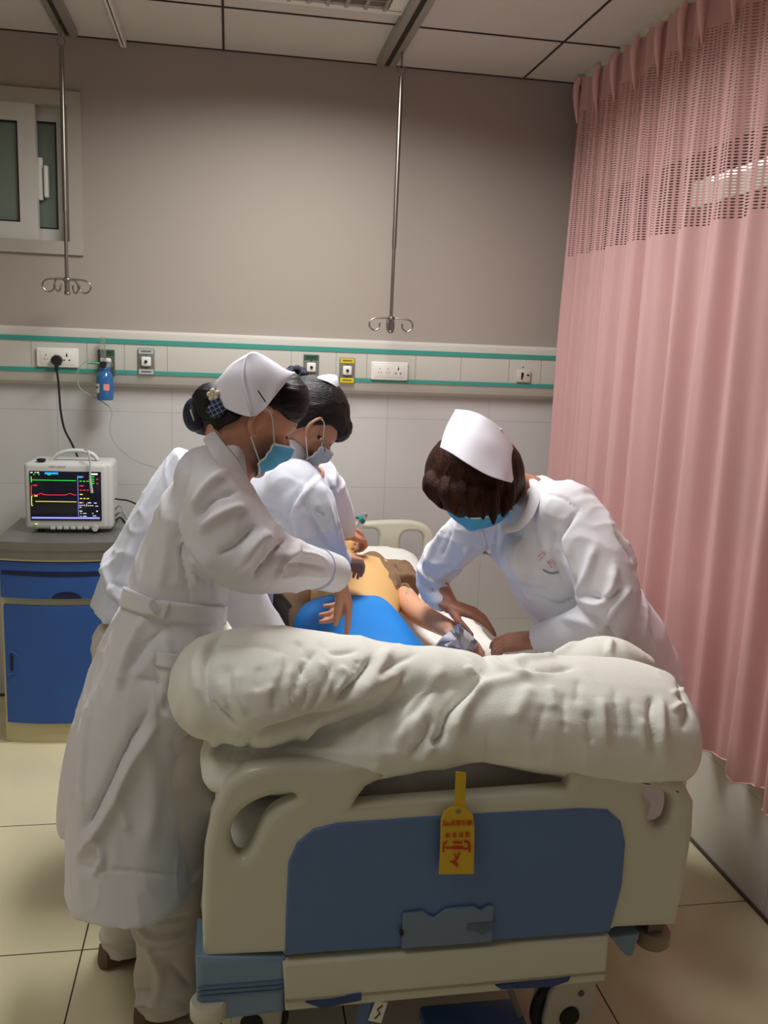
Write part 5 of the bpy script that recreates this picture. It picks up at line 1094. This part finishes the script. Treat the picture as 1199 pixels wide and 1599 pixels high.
# ---------------- third nurse, bending in from the right
n3 = thing('person', 'person in white uniform and tall cap leaning over the bed from the right, brown bob', 'person', (1.12, 2.22, 0.0))
h3 = P(748, 752, Y=2.20); R3 = frame(A(-.26, -.52, -.76), A(-.25, -.70, .62))
g = G(); add_head(g, h3, R3)
nb3 = P(826, 772, Y=2.24); g.tube([nb3 + A(.03, .01, -.03), nb3, h3 - R3[2] * .05 - R3[0] * .02], [.06, .052, .05], n=24, sub=3, rounded=True)
pel3 = P(952, 1010, Y=2.24); ch3 = P(858, 855, Y=2.22); sp3 = unit(ch3 - pel3); nr3 = unit(np.cross(sp3, A(0, 1, 0)))
g.loft([ring_at(nb3, nr3 * .05, A(0, .07, 0)), ring_at(ch3, nr3 * .06, A(0, .10, 0)), ring_at(ch3 * .5 + pel3 * .5, nr3 * .06, A(0, .10, 0)), ring_at(pel3, nr3 * .08, A(0, .11, 0)), ring_at(pel3 + A(.05, 0, -.13), nr3 * .08, A(0, .11, 0))])
sn, en, wn = P(905, 815, Y=2.10), P(955, 955, Y=1.98), P(832, 1000, Y=2.13)
sf_, ef, wf = P(748, 815, Y=2.42), P(672, 898, Y=2.52), P(702, 945, Y=2.44)
for a, b, c in ((sn, en, wn), (sf_, ef, wf)): g.tube([a, b], [.036, .034], n=16, rounded=True); g.tube([b, c], [.038, .026], n=16, rounded=True)
g.tube([ch3, sn], [.045, .036], n=16, rounded=True); g.tube([ch3, sf_], [.045, .036], n=16, rounded=True)
an3 = [A(1.13, 2.13, .07), A(1.15, 2.34, .07)]; kn3 = [A(1.10, 2.13, .46), A(1.12, 2.34, .46)]
for a, b in zip(an3, kn3): leg(g, pel3 + A(.02, a[1] - 2.24, -.08), b, a); g.tube([a, a + A(-.1, 0, -.035)], [.035, .03], n=12, rounded=True)
hand(g, wf, P(792, 975, Y=2.36) - wf, A(-.1, .15, -1), -1, s=.95, curl=(14, 18, 22, 26), spread=4, thumb=(40, 15))
hand(g, wn, P(742, 1010, Y=2.22) - wn, A(.1, .5, -.85), -1, s=.95, curl=(22, 30, 34, 38), thumb=(30, 10))
s = Surf(g, .0034, 3); s.obj('body', m_skin3, n3); head_extras(h3, R3, n3)
pair(n3, pel3 - A(-.02, 0, .03), [pel3 + A(.02, a[1] - 2.24, -.1) for a in an3], kn3, an3, .008, 15)
for a in an3: shoe(n3, a, (-1, 0), mat('white_shoe', rgb(214, 210, 204), rough=.5))
g = G()
def rg(px_, py_, hx, dy, Y=2.23): c_ = P(px_, py_, Y=Y); return ring_at(c_, nr3 * hx, A(0, dy, 0), 48, .92)
g.loft([rg(820, 764, .066, .085), rg(830, 785, .092, .13), rg(850, 830, .140, .17), rg(874, 880, .150, .165), rg(905, 930, .140, .155), rg(928, 970, .150, .165), rg(948, 1010, .165, .18), rg(975, 1080, .165, .185), rg(985, 1180, .16, .18), rg(985, 1260, .16, .18)])
g.ell(P(815, 868, Y=2.17), (.062, .075, .07)); g.ell(P(800, 862, Y=2.32), (.055, .07, .06))
g.tube([P(890, 806, Y=2.12), P(925, 860, Y=2.05), P(950, 925, Y=1.985), P(944, 965, Y=1.975), P(905, 985, Y=2.03), P(838, 998, Y=2.12)], [.082, .082, .076, .070, .058, .038], n=30, sub=4)
g.ell(P(880, 800, Y=2.13), (.085, .085, .07)); g.tube([P(850, 790, Y=2.2), P(885, 800, Y=2.13)], [.07, .08], n=24, rounded=True)
g.tube([P(760, 808, Y=2.38), P(715, 850, Y=2.46), P(678, 893, Y=2.51), P(680, 925, Y=2.49), P(698, 944, Y=2.45)], [.072, .068, .056, .046, .034], n=28, sub=4, rounded=False)
g.tube([P(830, 800, Y=2.3), P(765, 808, Y=2.38)], [.09, .074], n=24, rounded=True)
s = Surf(g, .006, 6).folds(.006, (7, 7, 7), 51).folds(.0022, (16, 16, 16), 52)
s.stroke([([(840, 768), (835, 820), (850, 870)], .006, -.004), ([(848, 772), (880, 778), (905, 800)], .005, -.005), ([(905, 795), (880, 830), (878, 860), (900, 905)], .009, -.010), ([(880, 830), (890, 870), (905, 910)], .013, .008), ([(930, 850), (915, 900), (900, 930)], .013, .007), ([(960, 880), (955, 920), (935, 945), (900, 935)], .012, .010), ([(975, 915), (950, 935), (915, 930)], .008, -.009), ([(985, 920), (960, 950), (940, 985)], .010, .008), ([(905, 950), (945, 975), (965, 1005)], .010, -.008),
          ([(870, 965), (920, 975), (945, 1000)], .012, .007), ([(960, 830), (985, 870), (995, 900)], .010, -.007), ([(975, 840), (1000, 890)], .008, .006), ([(985, 940), (1015, 985), (1030, 1020)], .004, -.003), ([(700, 820), (680, 850), (660, 890)], .010, .008), ([(735, 850), (715, 880), (680, 905)], .010, .008), ([(745, 870), (730, 890), (690, 895)], .008, -.009), ([(650, 880), (670, 905), (705, 920)], .008, .008), ([(655, 905), (680, 925)], .007, -.007), ([(705, 830), (690, 870)], .008, -.006),
          ([(760, 850), (762, 875)], .004, -.004), ([(790, 870), (820, 905), (860, 910)], .016, .006), ([(830, 930), (870, 945), (900, 935)], .012, -.008), ([(880, 905), (862, 860), (868, 830)], .008, -.006), ([(850, 880), (862, 890)], .004, -.004)])
c3 = s.obj('uniform', m_coat, n3); bv3 = s.bvh()
obj('pocket_edge', strip(s, [(848, 890), (860, 895), (872, 894)], 0.004, 0.002, 0.001, bv3), mat('pocket_line', rgb(150, 148, 152)), c3, angle=0)
g = G()
for L_ in ([(855, 878), (862, 874), (868, 882), (861, 887), (855, 878)], [(858, 880), (864, 880)], [(840, 870), (846, 866)], [(842, 876), (848, 870)], [(850, 868), (852, 862)], [(846, 862), (850, 866)]):
    p3 = s.cast(L_, bv3); p3 = p3 + np.array([unit(EYE - q_) for q_ in p3]) * .002; g.tube(p3, .0011, n=6)
obj('pocket_emblem', g, mat('pink_thread', rgb(226, 150, 160)), c3)
pk = s.cast([(758, 845), (760, 872)], bv3)
obj('placket', strip(s, [(752, 828), (757, 850), (762, 872)], 0.012, 0.002, 0.001, bv3), m_coat, c3, angle=0)
shell_cap([P(790, 833, Y=2.10), P(812, 828, Y=2.085), P(832, 808, Y=2.09), P(843, 780, Y=2.12), P(842, 755, Y=2.2)], [P(786, 822, Y=2.11), P(805, 816, Y=2.10), P(820, 798, Y=2.11), P(828, 772, Y=2.14), P(826, 748, Y=2.22)], m_coat, c3, 'collar', .006, 6, .004)
T3 = lambda V_: np.asarray(V_, float) @ R3 + h3
g = G()
hq = P(741, 741, Y=2.20); h = G().ell((0, 0, 0), (.129, .128, .118), nu=64, nv=48); V = h.verts()
V[:, 2] = np.maximum(V[:, 2], -.104 + .012 * np.sin(V[:, 0] * 60)); g.add(V + hq, h.F)
for a_, b_, r_ in (((700, 775, 2.09), (712, 803, 2.07), .024), ((727, 782, 2.06), (734, 809, 2.04), .024), ((750, 784, 2.05), (755, 811, 2.03), .022), ((768, 784, 2.06), (771, 818, 2.04), .022), ((792, 780, 2.09), (785, 807, 2.06), .022), ((676, 765, 2.14), (690, 794, 2.13), .024), ((806, 760, 2.17), (802, 788, 2.15), .026)):
    a_, b_ = P(*a_[:2], Y=a_[2]), P(*b_[:2], Y=b_[2]); g.tube([a_ + A(0, .02, .02), a_, b_], [r_, r_, .006], n=14, sub=4, rounded=True)
s = Surf(g, .004, 9)
s.stroke([([(705 + 12 * k, 722 + 3 * k), (690 + 14 * k, 760 + k), (700 + 12 * k, 796 + k)], .004, (-1) ** k * .0022) for k in range(9)])
s.folds(.0012, (40, 14, 14), 19); s.obj('hair', m_hair3, n3)
lo = [P(688, 699, Y=2.10), P(705, 708, Y=2.06), P(730, 724, Y=2.03), P(760, 741, Y=2.025), P(785, 750, Y=2.04), P(799, 754, Y=2.08)]
hi = [P(712, 640, Y=2.16), P(735, 643, Y=2.15), P(757, 652, Y=2.13), P(780, 668, Y=2.13), P(798, 692, Y=2.14), P(806, 722, Y=2.15)]
cp = shell_cap(lo, hi, m_cap, n3, 'nurse_cap', .003, 12, .005)
back = [P(712, 646, Y=2.22), P(733, 662, Y=2.26), P(757, 680, Y=2.27), P(778, 694, Y=2.25), P(794, 708, Y=2.22), P(803, 728, Y=2.18)]
shell_cap(hi, back, m_cap, cp, 'cap_top', .003, 6, .003)
obj('cap_fold', G().rbox(P(781, 672, Y=2.13), (.012, .01, .008), .003), m_cap, cp)
mask_part(h3, R3, n3, s=1.03, hi=.006)
# ------------------------------------------------------------------ training manikin and things on it
m_man = mat('manikin_skin', rgb(214, 172, 112), rough=0.55, var=0.03); m_arm = mat('manikin_arm_skin', rgb(216, 162, 130), rough=0.5)
m_brown = mat('brown_shirt', rgb(128, 102, 76), rough=0.9, bump=0.1, bscale=400); m_dbrown = mat('dark_trousers', rgb(70, 58, 52), rough=0.9)
man = thing('medical_manikin', 'training manikin lying on the bed with bare belly, open brown shirt and blue drape', 'manikin', (0.40, 2.7, 0.60))
g = G(); X_, Z_ = A(1, 0, 0), A(0, 0, 1)
def mr(x, y, z, rx, rz): return ring_at(A(x, y, z), X_ * rx, Z_ * rz, 40, .85)
g.loft([mr(.35, 2.20, .65, .12, .06), mr(.35, 2.35, .665, .13, .07), mr(.365, 2.50, .675, .135, .075), mr(.385, 2.62, .69, .14, .085), mr(.415, 2.76, .705, .155, .105), mr(.425, 2.88, .71, .165, .11), mr(.43, 2.98, .70, .17, .10), mr(.43, 3.05, .69, .12, .08)])
hm = A(.40, 3.21, .745); Rm = frame(A(0, -.15, 1), A(0, 1, .2)); add_head(g, hm, Rm, .95); g.tube([A(.43, 3.02, .70), hm - Rm[2] * .07], [.06, .055], n=20, rounded=True)
for sx in (-1, 1): leg(g, A(.36 + sx * .09, 2.25, .67), A(.35 + sx * .11, 1.98, .69), A(.34 + sx * .12, 1.80, .66), (.08, .06, .05))
g.tube([A(.27, 2.95, .68), A(.20, 2.75, .65), A(.17, 2.5, .64)], [.05, .04, .03], n=16, rounded=True)
s = Surf(g, .0055, 4); s.obj('body', m_man, man)
ha = P(704, 984, Y=2.42); elb = P(632, 934, Y=2.72)
g = G(); g.tube([A(.56, 2.92, .70), elb, P(655, 958, Y=2.6), ha], [.046, .038, .036, .027], n=22, sub=4, rounded=True)
hand(g, ha, A(.25, -.9, -.05), A(0, 0, -1), 1, s=.95, curl=(18, 20, 22, 24))
Surf(g, .004, 3).obj('arm', m_arm, man)
c = P(636, 938, Y=2.70) + A(0, -.03, .035); obj('elbow_joint', G().cyl(c, c + A(0, -.006, .004), .012), mat('joint_mark', rgb(226, 190, 160)), man)
# open shirt, left and right
g = G()
g.tube([P(582, 880, Y=2.95), P(590, 898, Y=2.86), P(602, 920, Y=2.76), P(606, 940, Y=2.68)], [.045, .055, .055, .035], n=22, sub=4, rounded=True)
g.tube([A(.54, 2.95, .72), P(622, 905, Y=2.85), P(632, 920, Y=2.78)], [.068, .066, .056], n=24, sub=4)
s = Surf(g, .005, 4).folds(.007, (10, 10, 10), 61); s.stroke([([(585, 885), (600, 900), (605, 930)], .008, -.010), ([(600, 880), (615, 900), (618, 925)], .008, .008), ([(610, 880), (630, 895)], .007, -.008), ([(580, 885), (590, 915)], .006, .007)])
s.obj('shirt', m_brown, man)
g = G(); g.tube([A(.26, 2.95, .72), A(.20, 2.75, .71), A(.17, 2.55, .70), A(.15, 2.38, .68)], [.06, .065, .07, .06], n=22, sub=4, rounded=True)
Surf(g, .006, 4).folds(.010, (8, 8, 8), 63).obj('shirt', m_brown, man)
g = G(); g.tube([P(418, 935, Y=2.62), P(415, 960, Y=2.5), A(.12, 2.35, .67), A(.14, 2.15, .66)], [.05, .075, .08, .07], n=22, sub=4, rounded=True)
Surf(g, .006, 4).folds(.010, (8, 8, 8), 64).obj('trousers', m_dbrown, man)
# blue drape: a mound over the hips
m_drape = mat('blue_drape', rgb(6, 128, 214), rough=0.65, bump=0.15, bscale=80, var=0.03)
edge = [(440, 1000), (452, 972), (468, 950), (486, 937), (510, 930), (540, 927), (566, 927), (590, 931), (608, 942), (626, 962), (645, 985), (658, 1004)]
top = np.array([P(x, y, Y=2.62 - 0.0000 - 0.22 * (abs(x - 550) / 110) ** 2.0) for x, y in edge]); top = spline(top, 4); rows_ = []
for k in range(24):
    u = k / 23.0; y_ = top[:, 1] * (1 - u) + 2.00 * u; xc = .355; row = np.stack([xc + (top[:, 0] - xc) * (1 + .05 * u), y_, top[:, 2] + (0.035 * np.sin(u * 3.14 * .9) * (1 - ((top[:, 0] - .36) / .22) ** 2).clip(0, 1)) - .03 * u], 1); rows_.append(row)
outr = np.array(rows_); rings = [np.concatenate([r_ , (r_ - A(0, 0, .004))[::-1]]) for r_ in outr]
g = G().loft(rings, True); V = g.verts(); V[:, 2] += .003 * noise(V * A(9, 9, 9), 3); g.V = [V]
obj('blue_drape', g, m_drape, angle=0, label='bright blue disposable drape over the hips of the manikin', cat='drape')
# cuff and olive strap
g = G(); g.rbox(P(636, 903, Y=2.98), (.05, .08, .07), .015, seg=3); obj('arm_cuff', g, mat('grey_cuff', rgb(70, 74, 76), rough=.7), label='dark grey pressure cuff beside the manikin shoulder', cat='cuff')
obj('tube_band', G().tube([P(624, 928, Y=2.73) + A(0, 0, .02), P(634, 925, Y=2.73) + A(0, 0, .025), P(646, 940, Y=2.68) + A(0, 0, .02), P(652, 955, Y=2.62) + A(.02, 0, 0)], .006, n=8, sub=4), mat('olive_rubber', rgb(120, 104, 62)), label='olive rubber tourniquet tube around the manikin arm', cat='tourniquet')
# gauze
g = G(); pts_ = [(678, 1012), (700, 985), (716, 977), (734, 988), (745, 1002), (738, 1018)]
p3 = [P(x, y, Y=2.28 + .04 * math.sin(i * 2)) for i, (x, y) in enumerate(pts_)]; cen = np.mean(p3, 0)
rings = []
for u in (1.0, .75, .5, .25, .03): rings.append(np.array([cen + (q_ - cen) * u + A(0, -.006 * math.sin(6 * u + i * .6), .005 * math.cos(5 * u + i * .8)) for i, q_ in enumerate(spline(np.array(p3 + p3[:1]), 4)[:-1])]))
back_ = [r_ + A(0, .004, -.003) for r_ in rings[::-1]]
g.loft(rings + back_, True); obj('gauze', g, mat('lilac_white_gauze', rgb(222, 218, 228), rough=.9), angle=0, label='crumpled white gauze held at the hand of the manikin', cat='gauze')
g = G(); c_ = P(565, 816, Y=2.84)
t = thing('airway_connector', 'small clear and teal plastic connector held by the bending nurse', 'connector', c_ - A(0, 0, .02))
obj('tube_piece', G().tube([c_ + A(-.012, 0, -.02), c_, c_ + A(.008, 0, .02)], [.009, .010, .011], n=14), m_clear, t)
obj('teal_ring', G().tube([c_ + A(-.006, 0, .006), c_ + A(.006, 0, .012)], .0125, n=14).tube([c_ + A(-.02, 0, .016), c_ + A(-.002, 0, .014)], .005, n=10), mat('teal_plastic', rgb(20, 120, 120), rough=.3), t)
obj('grey_cap', G().tube([c_ + A(.008, 0, .02), c_ + A(.012, 0, .030)], .009, n=14), mat('grey_lead', rgb(150, 150, 144)), t)
